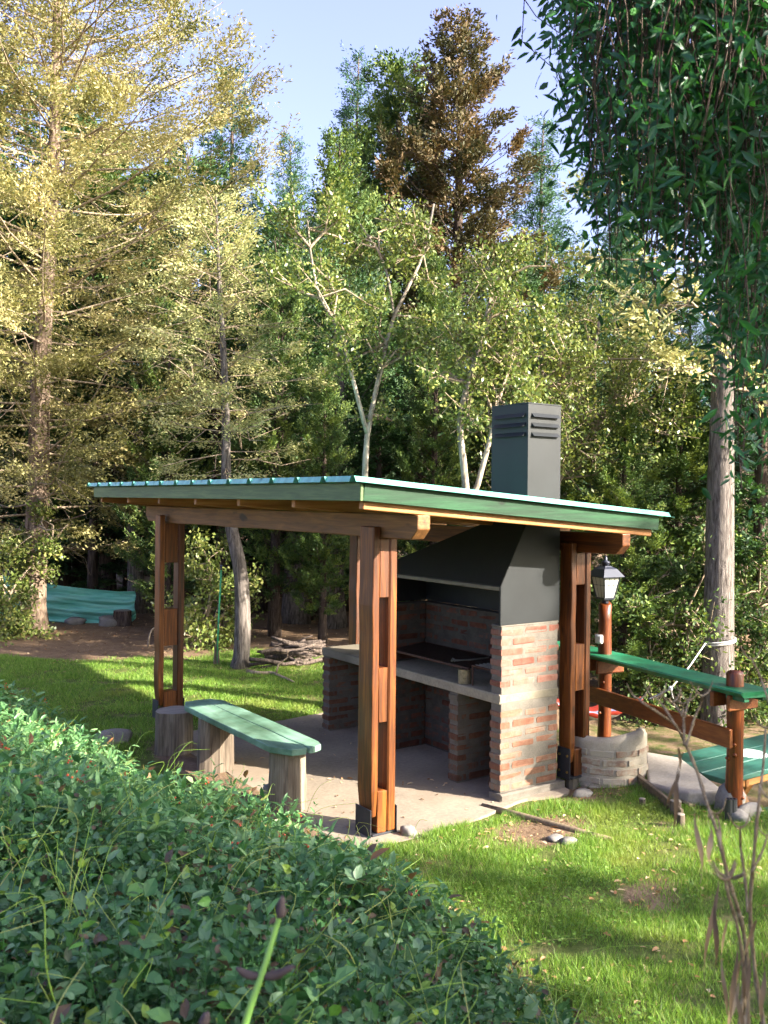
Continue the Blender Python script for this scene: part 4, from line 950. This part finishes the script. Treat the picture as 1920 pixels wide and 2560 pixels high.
broad('leafy_shrub', 520, 14.2, [[(500, 1640, 0), (520, 1540, 0), (530, 1450, 0), (520, 1400, 0)], [(500, 1630, 0), (540, 1560, 0), (590, 1500, .2)]], [.05, .03], 'sunlit shrub behind the thin green pole', 10, [18, 12], .075, .6, group='shrubs at the wood edge', low=.25, bk=BK_TW)
broad('leafy_shrub', 1690, 12.5, [[(1650, 1800, 0), (1630, 1650, 0), (1600, 1500, 0)], [(1690, 1800, 0), (1720, 1600, 0), (1700, 1450, 0)]], [.03, .03], 'leafy shrub behind the bar shelf beside the grey trunk', 12, [30, 30], .07, .8, group='shrubs at the wood edge', low=.1, mat=L_CYG, bk=BK_TW)
broad('leafy_shrub', 1880, 12.8, [[(1860, 1800, 0), (1880, 1650, 0), (1900, 1450, 0)], [(1860, 1800, 0), (1840, 1650, 0)]], [.03, .03], 'dark leafy shrub right of the grey trunk beyond the table', 14, [34, 20], .07, .8, group='shrubs at the wood edge', low=.1, mat=L_CYG, bk=BK_TW)

# trees on the sun side of the garden (outside the picture): they throw the dappled shade
GS = 'garden trees on the sunny side'
def off(key, x, y, s, rz, label, wide=1): src, H = TOPS[key]; return copy_tree(src, x, y, s * wide, rz, label, s)
off('green', 4.6, -11.5, .85, .4, 'garden cypress on the sunny side, nearest the shelter corner')
off('dark', 1.0, -11.0, .95, 1.7, 'dark garden cypress behind the viewer on the sunny side')
off('fir', 6.7, -11.4, .6, .9, 'small garden fir between the two garden cypresses')
off('dark', .9, -8.7, .62, 3.1, 'low dark garden cypress right behind the viewer')
off('fir', 10.0, -12.2, .8, 2.1, 'thin garden fir on the sunny side of the shelter')
off('green', 14.0, -13.5, 1.05, 5.1, 'tall garden cypress farthest out on the sunny side')

# ------------------------------------------------------------------ weeping tree near the camera
wx, wy = -.15, -4.55; wt = thing('weeping_tree', (wx, wy, gh(wx, wy) - .05), 'weeping tree with long hanging leafy twigs in the upper right corner', 'tree'); org = ORG[wt.name].copy()
tm = MB(); tube(tm, smooth_path([(wx, wy, org[2]), (wx - .05, wy + .05, 1.8), (wx - .15, wy + .2, 3.2), (wx - .2, wy + .3, 4.6), (wx - .2, wy + .4, 6.2)], 14), np.linspace(.17, .05, 14), 12, True, 0, None, .02)
r = np.random.default_rng(5)
limbs = []
for q in range(13):
    p = at(1420 + 560 * r.random(), 0, 2.9 + 1.9 * r.random()); tgt = np.array([p[0], p[1], 4.35 + r.random() * .9]) if q < 8 else np.array([wx + r.normal(0, 1.1), wy - .5 + r.normal(0, 1.1), 4.5 + r.random() * 1.3])
    s0 = np.array([wx - .15, wy + .2, 3.2 + r.random() * 2]); L = smooth_path([s0, s0 * .55 + tgt * .45 + (0, 0, .5), tgt], 9); limbs.append(L)
wtr = tm.build('trunk', BK_GR, wt, True)
bm = MB()
for L in limbs: tube(bm, L, np.linspace(.045, .012, 9), 6, False)
bound_x = [1370, 1390, 1430, 1460, 1490, 1530, 1560, 1600, 1650, 1700, 1750, 1790, 1820, 1870, 1920, 2300]
bound_y = [20, 190, 300, 560, 740, 780, 700, 740, 780, 780, 800, 900, 1330, 1300, 1380, 1400]
lp, ld, lr = [], [], []
for q in range(480):
    inview = q < 360
    if inview:
        px = 1395 + 580 * r.random() ** .8; d = r.uniform(2.6, 3.9); yb = np.interp(px, bound_x, bound_y) * r.uniform(.45, 1.0) - 30; pb_ = at(px, yb, d)
        if px < 1480 and r.random() < .45: continue
        if px > 1640 and yb > 900 and r.random() < .6: pb_ = at(px, yb * .75, d)
        top = np.array([pb_[0], pb_[1], r.uniform(4.25, 5.1)]); top[:2] += r.normal(0, .12, 2)
    else:
        pb_ = np.array([wx + r.normal(.1, .9), wy - 1.3 + r.normal(0, .8), r.uniform(2.9, 4.2)])
        rel = pb_ - CAM; dep = rel @ fwd
        if dep > .3 and abs((rel @ RT) / dep) < .5 or np.linalg.norm(rel[:2]) < 1.6: continue
        top = pb_ * 1.0; top[2] = r.uniform(4.3, 5.6)
    n = 7; s = np.linspace(0, 1, n)[:, None]; P = top * (1 - s) + pb_ * s; P[1:-1] += r.normal(0, .03, (n - 2, 3)); P[:, :2] += (np.sin(s * 3 + q) * .05)
    tube(bm, P, np.linspace(.0035, .0015, n), 3, False)
    Ls = np.linalg.norm(pb_ - top); m_ = int(Ls * r.uniform(16, 54) * (1 if inview else .6)); t = r.random(m_); ii = np.clip(t * (n - 1), 0, n - 1.001); i0 = ii.astype(int); f_ = (ii - i0)[:, None]
    lp.append(P[i0] * (1 - f_) + P[i0 + 1] * f_ + r.normal(0, .05, (m_, 3))); dv = norm(r.normal(0, 1, (m_, 3)) * (1, 1, .35) + (0, 0, -.75)); ld.append(dv); lr.append(np.clip(r.normal(.45, .25, m_), 0, 1))
bm.build('twigs', BK_DK, wtr, True, kind='stuff')
LP, LD, LR = map(np.concatenate, (lp, ld, lr)); dep = (LP - CAM) @ fwd; ok = np.linalg.norm(LP - CAM, axis=1) > 1.2; LP, LD, LR, dep = LP[ok], LD[ok], LR[ok], dep[ok]
vis = (dep > 0) & (np.abs((LP - CAM) @ RT / np.maximum(dep, .1)) < .41) & ((LP - CAM) @ UP / np.maximum(dep, .1) < .53)
order = np.argsort(np.where(vis, dep, 99)); pick = order[:300]; rest = order[300:]
lm = MB(); n = len(rest); N = norm(r.normal(0, 1, (n, 3)) + (-.4, -.4, .3)); leaf_ovals(lm, LP[rest], LD[rest], N, .052 * r.uniform(.6, 1.35, n), .0155 * r.uniform(.8, 1.3, n), LR[rest], 0, .12, .12)
wc = lm.build('crown', L_WIL, wt, kind='stuff')
lmesh = []
for q in range(6):
    mm = MB(); leaf_ovals(mm, np.zeros((1, 3)), np.array([[1.0, 0, 0]]), np.array([[0, 0, 1.0]]), .064, .0175, np.array([.15 + q * .15]), 0, .12, .05 + .04 * q); lmesh.append(mm.mesh('leaf', L_WIL))
for q, i in enumerate(pick):
    o = bpy.data.objects.new('leaf', lmesh[q % 6]); COL.objects.link(o); o.parent = wc; o.location = LP[i] - org
    d = Vector(LD[i]); e = d.to_track_quat('X', 'Z').to_euler(); e.rotate_axis('X', r.uniform(-1.5, 1.5)); o.rotation_euler = e; s = r.uniform(.8, 1.2); o.scale = (s, s, s)

# ------------------------------------------------------------------ ground cover on the bank
bank_t = lambda x, y: bank_edge(y) - x
r = np.random.default_rng(9)
def bank_points(n, dmin, dmax, tmin):
    out = []
    while sum(map(len, out)) < n:
        k = n * 3; dd = r.uniform(dmin, dmax, k); lat = r.uniform(-.52, .45, k); p = CAM + dd[:, None] * (fwd + RT * lat[:, None]); x, y = p[:, 0], p[:, 1]
        t = bank_t(x, y) + .12 * np.sin(3 * y) + .08 * np.sin(7 * y + 1); gap = np.sin(x * 4.3 + 2 * np.sin(y * 3.7)) * np.sin(y * 5.1 + 2 * np.sin(x * 2.9)); ok = (t > tmin) & (y < 3.6 - .25 * (x + 2)) & (r.random(k) < .35 + .75 * (gap > -.35)); out.append(np.stack([x, y], 1)[ok])
    return np.concatenate(out)[:n]
def cover(name, label, mat, pts, hmin, hmax, nl, L, W, seed, berries=0):
    r = np.random.default_rng(seed); n = len(pts); lm = MB(); z = ground_h(pts[:, 0], pts[:, 1]); t = bank_t(pts[:, 0], pts[:, 1])
    clump = .5 + .5 * np.sin(pts[:, 0] * 3.1 + np.sin(pts[:, 1] * 2.3) * 1.5) * np.sin(pts[:, 1] * 2.7 + 1)
    lowf = .5 + .5 * np.sin(pts[:, 0] * 2.2 + 1.7 * np.sin(pts[:, 1] * 1.6 + 1)) * np.sin(pts[:, 1] * 1.9 + 1.4 * np.sin(pts[:, 0] * 2.1)); hh = (hmin + (hmax - hmin) * (.4 * clump + .6 * r.random(n) ** 1.3)) * (.55 + .75 * lowf) * np.where(r.random(n) < .05, 1.3, 1) * (1 + .45 * sstep(.7, 1.6, t) * sstep(.0, 1.5, pts[:, 1])) * np.clip(.35 + t * 1.3, .35, 1); tip = np.stack([pts[:, 0] + r.normal(0, .06, n), pts[:, 1] + r.normal(0, .06, n), z + hh], 1); bs = np.stack([pts[:, 0], pts[:, 1], z - .02], 1)
    sz = np.exp(r.normal(-.22, .42, n * nl)) * np.repeat(np.exp(r.normal(0, .25, n)), nl); sz = np.clip(sz, .25, 1.7)
    # stems as thin blades
    sidev = norm(np.cross(tip - bs, r.normal(0, 1, (n, 3)))) * .0018; V = np.stack([bs - sidev, bs + sidev, tip + sidev * .5, tip - sidev * .5], 1).reshape(-1, 3)
    lm.add(V, np.arange(4 * n).reshape(-1, 4), np.full(n, .3), 0)
    N_ = n * nl; u = np.tile(np.linspace(1.0, .25, nl), n) + r.normal(0, .05, N_); u = np.clip(u, .1, 1.02); B = np.repeat(bs, nl, 0); T = np.repeat(tip, nl, 0); P = B + (T - B) * u[:, None]
    az = np.tile(np.arange(nl) * 1.9, n) + np.repeat(r.uniform(0, 6.3, n), nl) + r.normal(0, .4, N_); el = np.where(np.tile(np.arange(nl), n) < 3, r.normal(.55, .35, N_), r.normal(.05, .4, N_))
    D = np.stack([np.cos(az) * np.cos(el), np.sin(az) * np.cos(el), np.sin(el)], 1); N = norm(np.array([0, 0, 1.0]) + r.normal(0, .55, (N_, 3))); rn = np.clip(np.repeat(r.normal(.45, .2, n), nl) + r.normal(0, .2, N_), 0, 1)
    leaf_ovals(lm, P, D, N, L * sz, W * sz * r.uniform(.75, 1.15, N_), rn, 0, .1, .2)
    if berries:
        idx = r.choice(n, berries, False)
        for i in idx:
            for _ in range(4):
                c = tip[i] + r.normal(0, .012, 3) + (0, 0, .01); s = .007; lm.add(c + s * np.array([(1, 0, 0), (-1, 0, 0), (0, 1, 0), (0, -1, 0), (0, 0, 1), (0, 0, -1)]), [[0, 2, 4], [2, 1, 4], [1, 3, 4], [3, 0, 4], [2, 0, 5], [1, 2, 5], [3, 1, 5], [0, 3, 5]], .5, 1)
    return lm.build(name, [mat, L_BER], None, label=label, cat='ground cover', kind='stuff')
near = bank_points(6300, 1.0, 4.0, .0)
cover('periwinkle_cover', 'trailing broad leaved ground cover over the near bank', L_HDG, near, .04, .34, 9, .038, .023, 3)
farp = bank_points(4300, 3.6, 9.2, .12)
cover('shrub_cover', 'leafy low shrub cover with orange seed heads on the far bank', L_SHB, farp, .06, .37, 11, .056, .02, 4, 70)
# long thin grass stems rising through the ground cover
gm = MB(); pts = bank_points(420, 1.2, 6.0, .1)
for x, y in pts:
    z = gh(x, y); L = r.uniform(.3, .62); dv = norm(np.array([r.normal(0, .6), r.normal(0, .6), .9])); p0 = np.array([x, y, z]); P = [p0, p0 + dv * L * .5, p0 + dv * L * .85 + (r.normal(0, .05), r.normal(0, .05), -.02), p0 + dv * L * 1.05 + (r.normal(0, .08), r.normal(0, .08), -.10)]
    tube(gm, smooth_path(P, 14), np.linspace(.002, .0008, 14), 4, False, 0, r.uniform(.5, .85))
gm.build('grass_stems', L_GRS, None, label='long thin pale green grass stems sticking out of the bank cover', cat='grass', kind='stuff')

# ------------------------------------------------------------------ lawn
def blades(n, region, hmin, hmax, w, seed, dens=None):
    r = np.random.default_rng(seed); x0, x1, y0, y1 = region; P = np.stack([r.uniform(x0, x1, n), r.uniform(y0, y1, n)], 1); x, y = P[:, 0], P[:, 1]
    rel = np.stack([x, y, np.zeros(n)], 1) - CAM; dep = rel @ fwd; lat = (rel @ RT) / np.maximum(dep, .1)
    inside = (x > -.3) & (x < 1.9) & (y > -.22) & (y < 3.2)
    nz = .5 + .2 * np.sin(x * 7 + 2 * np.sin(y * 3)) + .2 * np.sin(y * 9 + 2 * np.sin(x * 4)) + .2 * np.sin(x * 17 + 3 * np.sin(y * 5)) * np.sin(y * 19 + 2 * np.sin(x * 6))
    keep = (dep > 1.6) & (np.abs(lat) < .47) & ~inside & (r.random(n) > dirt_mask(x, y) * 1.05 - .04) & (nz > r.random(n) * .5) & (bank_t(x, y) < .35 + r.random(n) * .3 + 9 * (y > 3.2))
    P = P[keep]; nz = nz[keep]; n = len(P); z = ground_h(P[:, 0], P[:, 1]); B = np.stack([P[:, 0], P[:, 1], z - .004], 1); az = r.uniform(0, 6.28, n); h = r.uniform(hmin, hmax, n) * (.6 + .7 * nz); ln = r.normal(0, .45, (n, 2))
    T = B + np.stack([ln[:, 0] * h, ln[:, 1] * h, h], 1); s = np.stack([np.cos(az), np.sin(az), 0 * az], 1) * (w * r.uniform(.6, 1.3, n))[:, None]
    return np.stack([B - s, B + s, T], 1).reshape(-1, 3), np.arange(3 * n).reshape(-1, 3), np.clip(r.normal(.4, .2, n) + .25 * (r.random(n) < .08), 0, 1)
gm = MB()
for args in ((330000, (-1.9, 3.2, -4.6, -.2), .014, .06, .0019, 1), (60000, (-.7, 4.2, -1.4, .3), .015, .065, .0025, 2), (330000, (-3.0, 3.4, 2.6, 9.5), .015, .05, .0038, 3), (40000, (-6, 0, 6, 12), .02, .06, .006, 6)): gm.add(*blades(*args))
# clover-like small leaves in the near lawn
n = 16000; px_ = r.uniform(-1.6, 2.6, n); py_ = r.uniform(-4.4, -.7, n); cl = (np.sin(px_ * 2.3 + 1) * np.sin(py_ * 2.9) > .1) & (bank_t(px_, py_) < .2) & (dirt_mask(px_, py_) < .4); px_, py_ = px_[cl], py_[cl]; n = len(px_)
P = np.stack([px_, py_, ground_h(px_, py_) + r.uniform(.015, .045, n)], 1); az = r.uniform(0, 6.28, n); D = np.stack([np.cos(az), np.sin(az), r.normal(.1, .2, n)], 1); leaf_quads(gm, P, D, norm(r.normal(0, .3, (n, 3)) + (0, 0, 1)), .02 * r.uniform(.6, 1.3, n), .016, np.clip(r.normal(.25, .15, n), 0, 1))
gm.build('lawn_grass', L_GRS, None, label='short green lawn grass around the shelter', cat='grass', kind='stuff')
# fallen leaves, twigs and chips
n = 3900; x = np.concatenate([r.uniform(-1, 3, 2200), r.uniform(-3, 6, 1700)]); y = np.concatenate([r.uniform(-3.5, .2, 2200), r.uniform(5, 12, 1700)]); ok = (r.random(n) < .25 + dirt_mask(x, y)); x, y = x[ok], y[ok]; n = len(x)
xs_, ys_ = r.uniform(-.2, 1.1, 90), r.uniform(-.15, 3.0, 90); x = np.append(x, xs_); y = np.append(y, ys_); n = len(x)
lm = MB(); P = np.stack([x, y, ground_h(x, y) + .012], 1); P[-90:, 2] = .01; az = r.uniform(0, 6.28, n); leaf_ovals(lm, P, np.stack([np.cos(az), np.sin(az), r.normal(0, .15, n)], 1), norm(r.normal(0, .35, (n, 3)) + (0, 0, 1)), .045 * r.uniform(.4, 1.3, n), .018 * r.uniform(.5, 1.4, n), r.random(n), 0, .15, .2)
lm.build('fallen_leaves', L_DEAD, None, label='brown fallen leaves scattered over lawn and bare soil', cat='leaves', kind='stuff')

# ------------------------------------------------------------------ far lawn: tarp, stump, pole, log pile
def tarp_mat():
    t = NT('green_tarp'); v = t.coord((1, 1, 1)); n1 = t.noise(t.coord((.6, .6, 9)), 2, 4, .6); c = t.ramp(n1, [(.3, srgb('5ab8a2')), (.6, srgb('98dccb'))]); t.done(c, .45)
    tl = t.n('BsdfTranslucent'); mx = t.n('MixShader'); mx.inputs[0].default_value = .25; t.l(c, tl.inputs[0]); t.l(t.b.outputs[0], mx.inputs[1]); t.l(tl.outputs[0], mx.inputs[2]); t.l(mx.outputs[0], t.out.inputs[0]); return t.mat
m = MB(); NU, NV = 70, 30; V = []
for q in range(NU):
    u = q / (NU - 1); px = -40 + 378 * u; d = 17.0 - .4 * u
    yt = np.interp(px, [-40, 0, 90, 200, 300, 340], [1425, 1435, 1456, 1470, 1479, 1478]); yb = np.interp(px, [-40, 90, 250, 325, 340], [1548, 1552, 1561, 1558, 1545])
    for w in range(NV):
        v = w / (NV - 1); fold = .05 * math.sin(v * 19 + 2.2 * u) * (.4 + .6 * math.sin(u * 2.6)) + .03 * math.sin(v * 37 - 5 * u) + .10 * math.sin(v * 3.1) + .02 * math.sin(u * 23 + v * 8)
        V.append(at(px + 2 * math.sin(v * 9) * (u > .97), yt + (yb - yt) * v, d - fold))
m.add(V, [[q * NV + w, (q + 1) * NV + w, (q + 1) * NV + w + 1, q * NV + w + 1] for q in range(NU - 1) for w in range(NV - 1)])
o = m.build('tarp', tarp_mat(), None, True, 'wrinkled green tarp hung as a low screen between the trunks', 'tarp'); md = o.modifiers.new('s', 'SOLIDIFY'); md.thickness = .006
p = at(306, 1575, 16.3); m = MB(); stump(m, (p[0], p[1], gh(p[0], p[1]) - .03), .15, .3, 40); m.build('stump', [BK_DK, WOLDt], None, label='dark stump under the right end of the green tarp', cat='stump')
for q, (px, d, s) in enumerate(((272, 16.2, (.36, .3, .24)), (190, 16.5, (.4, .25, .14)))):
    p = at(px, 1570, d); m = MB(); rock(m, (p[0], p[1], gh(p[0], p[1]) + .05), s, 60 + q); m.build('boulder', MSTONE, None, True, ('rounded tan boulder below the tarp beside the dark stump', 'low mossy boulder below the middle of the tarp')[q], 'boulder')
p = at(541, 1672, 12.6); q = at(553, 1425, 12.6); pz = gh(p[0], p[1]); po = thing('garden_pole', (p[0], p[1], pz), 'thin green pole standing on the lawn edge left of the bent trunk', 'pole')
m = MB(); tube(m, [(p[0], p[1], pz - .1), p * .7 + q * .3, q], .013, 8); m.build('shaft', flat('green_pole_paint', srgb('2f9a62'), .4), po, True)
m = MB(); tube(m, [q, q + (q - p) * .035, q + (q - p) * .05], [.016, .016, .024], 8); m.build('cap', flat('pole_cap', srgb('5a5f70'), .4, .4), po, True)
m = MB()
for dx in (-.03, .03, .0): tube(m, [(p[0] + dx, p[1] - dx, pz - .1), (p[0] + dx * .5, p[1], pz + .24), (p[0] + dx * .4, p[1], pz + .34 + dx * 2)], [.016, .014, .01], 6)
m.build('wooden_stake', WOLD, po)
c0 = at(728, 1640, 13.0); r = np.random.default_rng(17)
for q in range(54):
    lay = q // 14; a = r.normal(0, .28) + (0 if r.random() < .75 else r.uniform(-1, 1)); ax = RT[:2] * math.cos(a) + fwd[:2] * math.sin(a); L = r.uniform(.4, .95) * (1 - .05 * lay); o_ = r.normal(0, .28) * (1 - lay * .1)
    c = np.array([c0[0] + RT[0] * (r.normal(.05, .17)) + fwd[0] * o_, c0[1] + RT[1] * (r.normal(.05, .17)) + fwd[1] * o_]); R = r.uniform(.012, .03); z = gh(c[0], c[1]) + .03 + lay * .06; tl = r.normal(0, .07)
    P = [np.array([c[0] + ax[0] * L * s, c[1] + ax[1] * L * s, max(z + tl * s * 2 * L, gh(c[0], c[1]) + .015)]) + r.normal(0, .012, 3) for s in (-.5, -.17, .17, .5)]
    m = MB(); tube(m, P, [R, R * .97, R * .92, R * .85], 7, True, 0, None, .03); m.build('log', BK_LOG, None, True, 'cut grey branch in the wood pile at the edge of the forest', 'log', 'cut branches in the wood pile')
def gpt(px, py, z=.02):
    d = fwd + RT * (px - 960) / FPX + UP * (PY - py) / FPX; t = (z - CAM[2]) / d[2]; return CAM + t * d
m = MB(); P = [gpt(*a) for a in ((618, 1678), (650, 1683), (680, 1682), (695, 1688), (720, 1698), (735, 1705))]; tube(m, smooth_path(P, 12), np.linspace(.03, .012, 12), 7); e = gpt(690, 1686); tube(m, [e, e + (.05, .03, .12), e + (.16, 0, .2), e + (.18, 0, .3)], [.015, .012, .01, .004], 6)
m.build('fallen_branch', BK_TW, None, True, 'crooked fallen branch on bare soil right of the bent trunk', 'branch')
m = MB(); e = gpt(370, 1620); tube(m, smooth_path([e, e + (.05, .02, .25), e + (.2, -.1, .38), e + (.45, -.2, .5)], 9), np.linspace(.016, .008, 9), 6); m.build('bare_twig', BK_TW, None, True, 'thin bare twig curving up from the soil left of the far post', 'twig')

# ------------------------------------------------------------------ hammock and rope
p0 = at(1440, 1665, 9.6); p1 = at(1735, 1640, 11.2); m = MB(); NU, NV = 34, 9; V = []
for q in range(NU):
    u = q / (NU - 1); px = 1350 + 255 * u; sag = 4 * u * (1 - u); pc = at(px, 1735 + 55 * sag + 12 * u, 9.6 + .5 * u)
    for w in range(NV):
        v = w / (NV - 1) - .5; wd = .08 + .3 * sag; V.append(pc + fwd * v * wd + np.array([0, 0, 1.6 * v * v * wd * .6]) + np.array([0, 0, .012 * math.sin(u * 30 + w)]))
mats = [flat('hammock_%d' % i, srgb(c), .85) for i, c in enumerate(('c8402a', 'd8d4d0', 'b9bcd0', 'd4905c', 'd8d4d0', 'c8402a'))]
for q in range(NU - 1):
    for w in range(NV - 1): pass
m.add(V, np.array([[q * NV + w, (q + 1) * NV + w, (q + 1) * NV + w + 1, q * NV + w + 1] for q in range(NU - 1) for w in range(NV - 1)])); m.m[-1] = np.tile(np.array([0, 1, 2, 3, 4, 5, 2, 0]), NU - 1)
o = m.build('hammock', mats, None, True, 'striped red and white hammock hanging behind the lantern post', 'hammock'); md = o.modifiers.new('s', 'SOLIDIFY'); md.thickness = .008
MROPE = flat('white_rope', srgb('d5d2cc'), .8)
tc = at(1797, 1600, 12.0); ro = thing('rope', tuple(tc), 'white rope tied round the big grey trunk and running down to the hammock', 'rope')
m = MB(); ang = np.linspace(0, 2 * math.pi, 24); ring = [tc + RT * .205 * math.cos(t) + fwd * .205 * math.sin(t) + np.array([0, 0, .03 * math.cos(t)]) for t in ang]; tube(m, ring, .012, 6, False); tube(m, [x_ - np.array([0, 0, .028]) for x_ in ring], .011, 6, False); m.build('loop', MROPE, ro, True)
a = at(1764, 1608, 11.8); b = at(1676, 1722, 11.0); m = MB(); tube(m, [a, a * .5 + b * .5 - np.array([0, 0, .03]), b], .009, 6); m.build('line', MROPE, ro, True)
m = MB(); rock(m, b, (.06, .05, .06), 3); tube(m, [b, b + np.array([.03, -.02, -.12])], .007, 5); m.build('knot', MROPE, ro, True)
c_ = at(1622, 1748, 10.2); m = MB(); tube(m, [b, c_], .014, 6); m.build('strap', MDARK, ro, True)

# ------------------------------------------------------------------ dry weed stalks close to the camera
dw = thing('dry_weed', tuple(at(1880, 2700, 1.75)), 'withered grey weed stalks with curled leaves in the lower right corner', 'weed'); r = np.random.default_rng(21)
def stalk(pts, d, r0, r1, name='stem', fork=True):
    P = smooth_path([at(px, py, d + .05 * math.sin(i)) for i, (px, py) in enumerate(pts)], len(pts) * 4); m = MB(); k = len(P); rad = np.linspace(r0, r1, k) * .8; rad[::4] *= 1.35; tube(m, P, rad, 7, True, 0, None, .05); o = m.build(name, MSTALK, dw, True)
    if fork:
        e = P[-1]
        for s in (-1, 1):
            m = MB(); tube(m, smooth_path([e, e + RT * s * .012 + UP * .008, e + RT * s * .022 + UP * .028 + fwd * .006], 7), np.linspace(r1 * 1.1, r1 * .35, 7), 6); m.build('seed_claw', MSTALK, o, True)
    return o
stalk([(1872, 2700), (1870, 2560), (1868, 2400), (1850, 2290), (1822, 2200), (1796, 2090), (1768, 2010), (1745, 1935), (1718, 1870), (1690, 1815), (1650, 1785), (1612, 1760), (1598, 1748)], 1.75, .0055, .0022)
stalk([(1712, 1862), (1709, 1800), (1707, 1760)], 1.76, .0035, .0022); stalk([(1716, 1866), (1735, 1800), (1752, 1760), (1756, 1740)], 1.74, .003, .002); stalk([(1690, 1815), (1655, 1760), (1640, 1745)], 1.73, .003, .002); stalk([(1705, 1790), (1690, 1765), (1678, 1757)], 1.75, .0028, .002)
stalk([(1712, 1790), (1722, 1752)], 1.76, .0028, .0018)
stalk([(1915, 2700), (1908, 2555), (1888, 2430), (1876, 2280), (1884, 2150), (1896, 2020), (1908, 1915), (1914, 1820)], 1.85, .006, .0025)
stalk([(1846, 2700), (1850, 2560), (1860, 2450), (1846, 2330), (1822, 2240), (1812, 2200)], 1.65, .005, .003)
stalk([(1870, 2280), (1862, 2190), (1852, 2120), (1850, 2070)], 1.8, .0035, .0022); stalk([(1806, 2140), (1798, 2060), (1790, 2035)], 1.72, .003, .002); stalk([(1880, 2180), (1905, 2130), (1918, 2090)], 1.8, .003, .002)
stalk([(1930, 1780), (1900, 1690), (1880, 1650)], 1.9, .003, .002); stalk([(1940, 2700), (1935, 2400), (1925, 2200), (1930, 2000)], 1.7, .005, .003)
stalk([(1860, 2185), (1835, 2195), (1812, 2190)], 1.74, .004, .0035)
for px, py, L in ((1712, 1880, 210), (1700, 1870, 140), (1745, 2010, 200), (1768, 2060, 130), (1790, 2180, 300), (1800, 2220, 230), (1815, 2300, 240), (1835, 2350, 260), (1850, 2400, 200), (1868, 2360, 260), (1840, 2440, 180), (1885, 2300, 200), (1860, 2480, 160), (1900, 2380, 190)):
    m = MB(); d = 1.75 + r.normal(0, .06); k = 9; V = []; ph = r.uniform(0, 6); dx = r.normal(-8, 18)
    for q in range(k):
        u = q / (k - 1); c = at(px + dx * u + 9 * math.sin(u * 5 + ph), py + L * u, d + .01 * math.sin(u * 7)); tw = ph + u * 4; w = (.0036 * math.sin(math.pi * (u * .92 + .05)) + .0008) * 1.2; sv = RT * math.cos(tw) + fwd * math.sin(tw); V += [c - sv * w, c + fwd * .002, c + sv * w]
    m.add(V, [[3 * q + e, 3 * q + e + 1, 3 * q + e + 4, 3 * q + e + 3] for q in range(k - 1) for e in (0, 1)], r.random()); m.build('withered_leaf', L_WITH, dw, True)
# long green stem with dark seed head rising in the near ground cover
gs_ = thing('seed_stem', tuple(at(610, 2600, 1.35)), 'pale green weed stem with dark seed heads at the bottom centre', 'weed')
m = MB(); tube(m, smooth_path([at(590, 2640, 1.35), at(625, 2520, 1.35), at(660, 2420, 1.36), at(690, 2320, 1.37), at(700, 2290, 1.37)], 12), np.linspace(.006, .0035, 12), 8); m.build('stem', flat('weed_green', srgb('6f9a48'), .5), gs_, True)
MSEED = flat('dark_seed', srgb('3a3030'), .8, 0, .3, 40)
for a, b, R in (((700, 2295), (705, 2240), .007), ((655, 2440), (590, 2420), .006), ((655, 2440), (735, 2415), .007), ((500, 2560), (520, 2530), .008)):
    m = MB(); P = smooth_path([at(*a, 1.36), at((a[0] + b[0]) / 2, (a[1] + b[1]) / 2 + 8, 1.36), at(*b, 1.36)], 7); tube(m, P, R * np.array([.5, .8, 1, 1, .9, .7, .3]), 8, True, 0, None, .12); m.build('seed_head', MSEED, gs_, True)
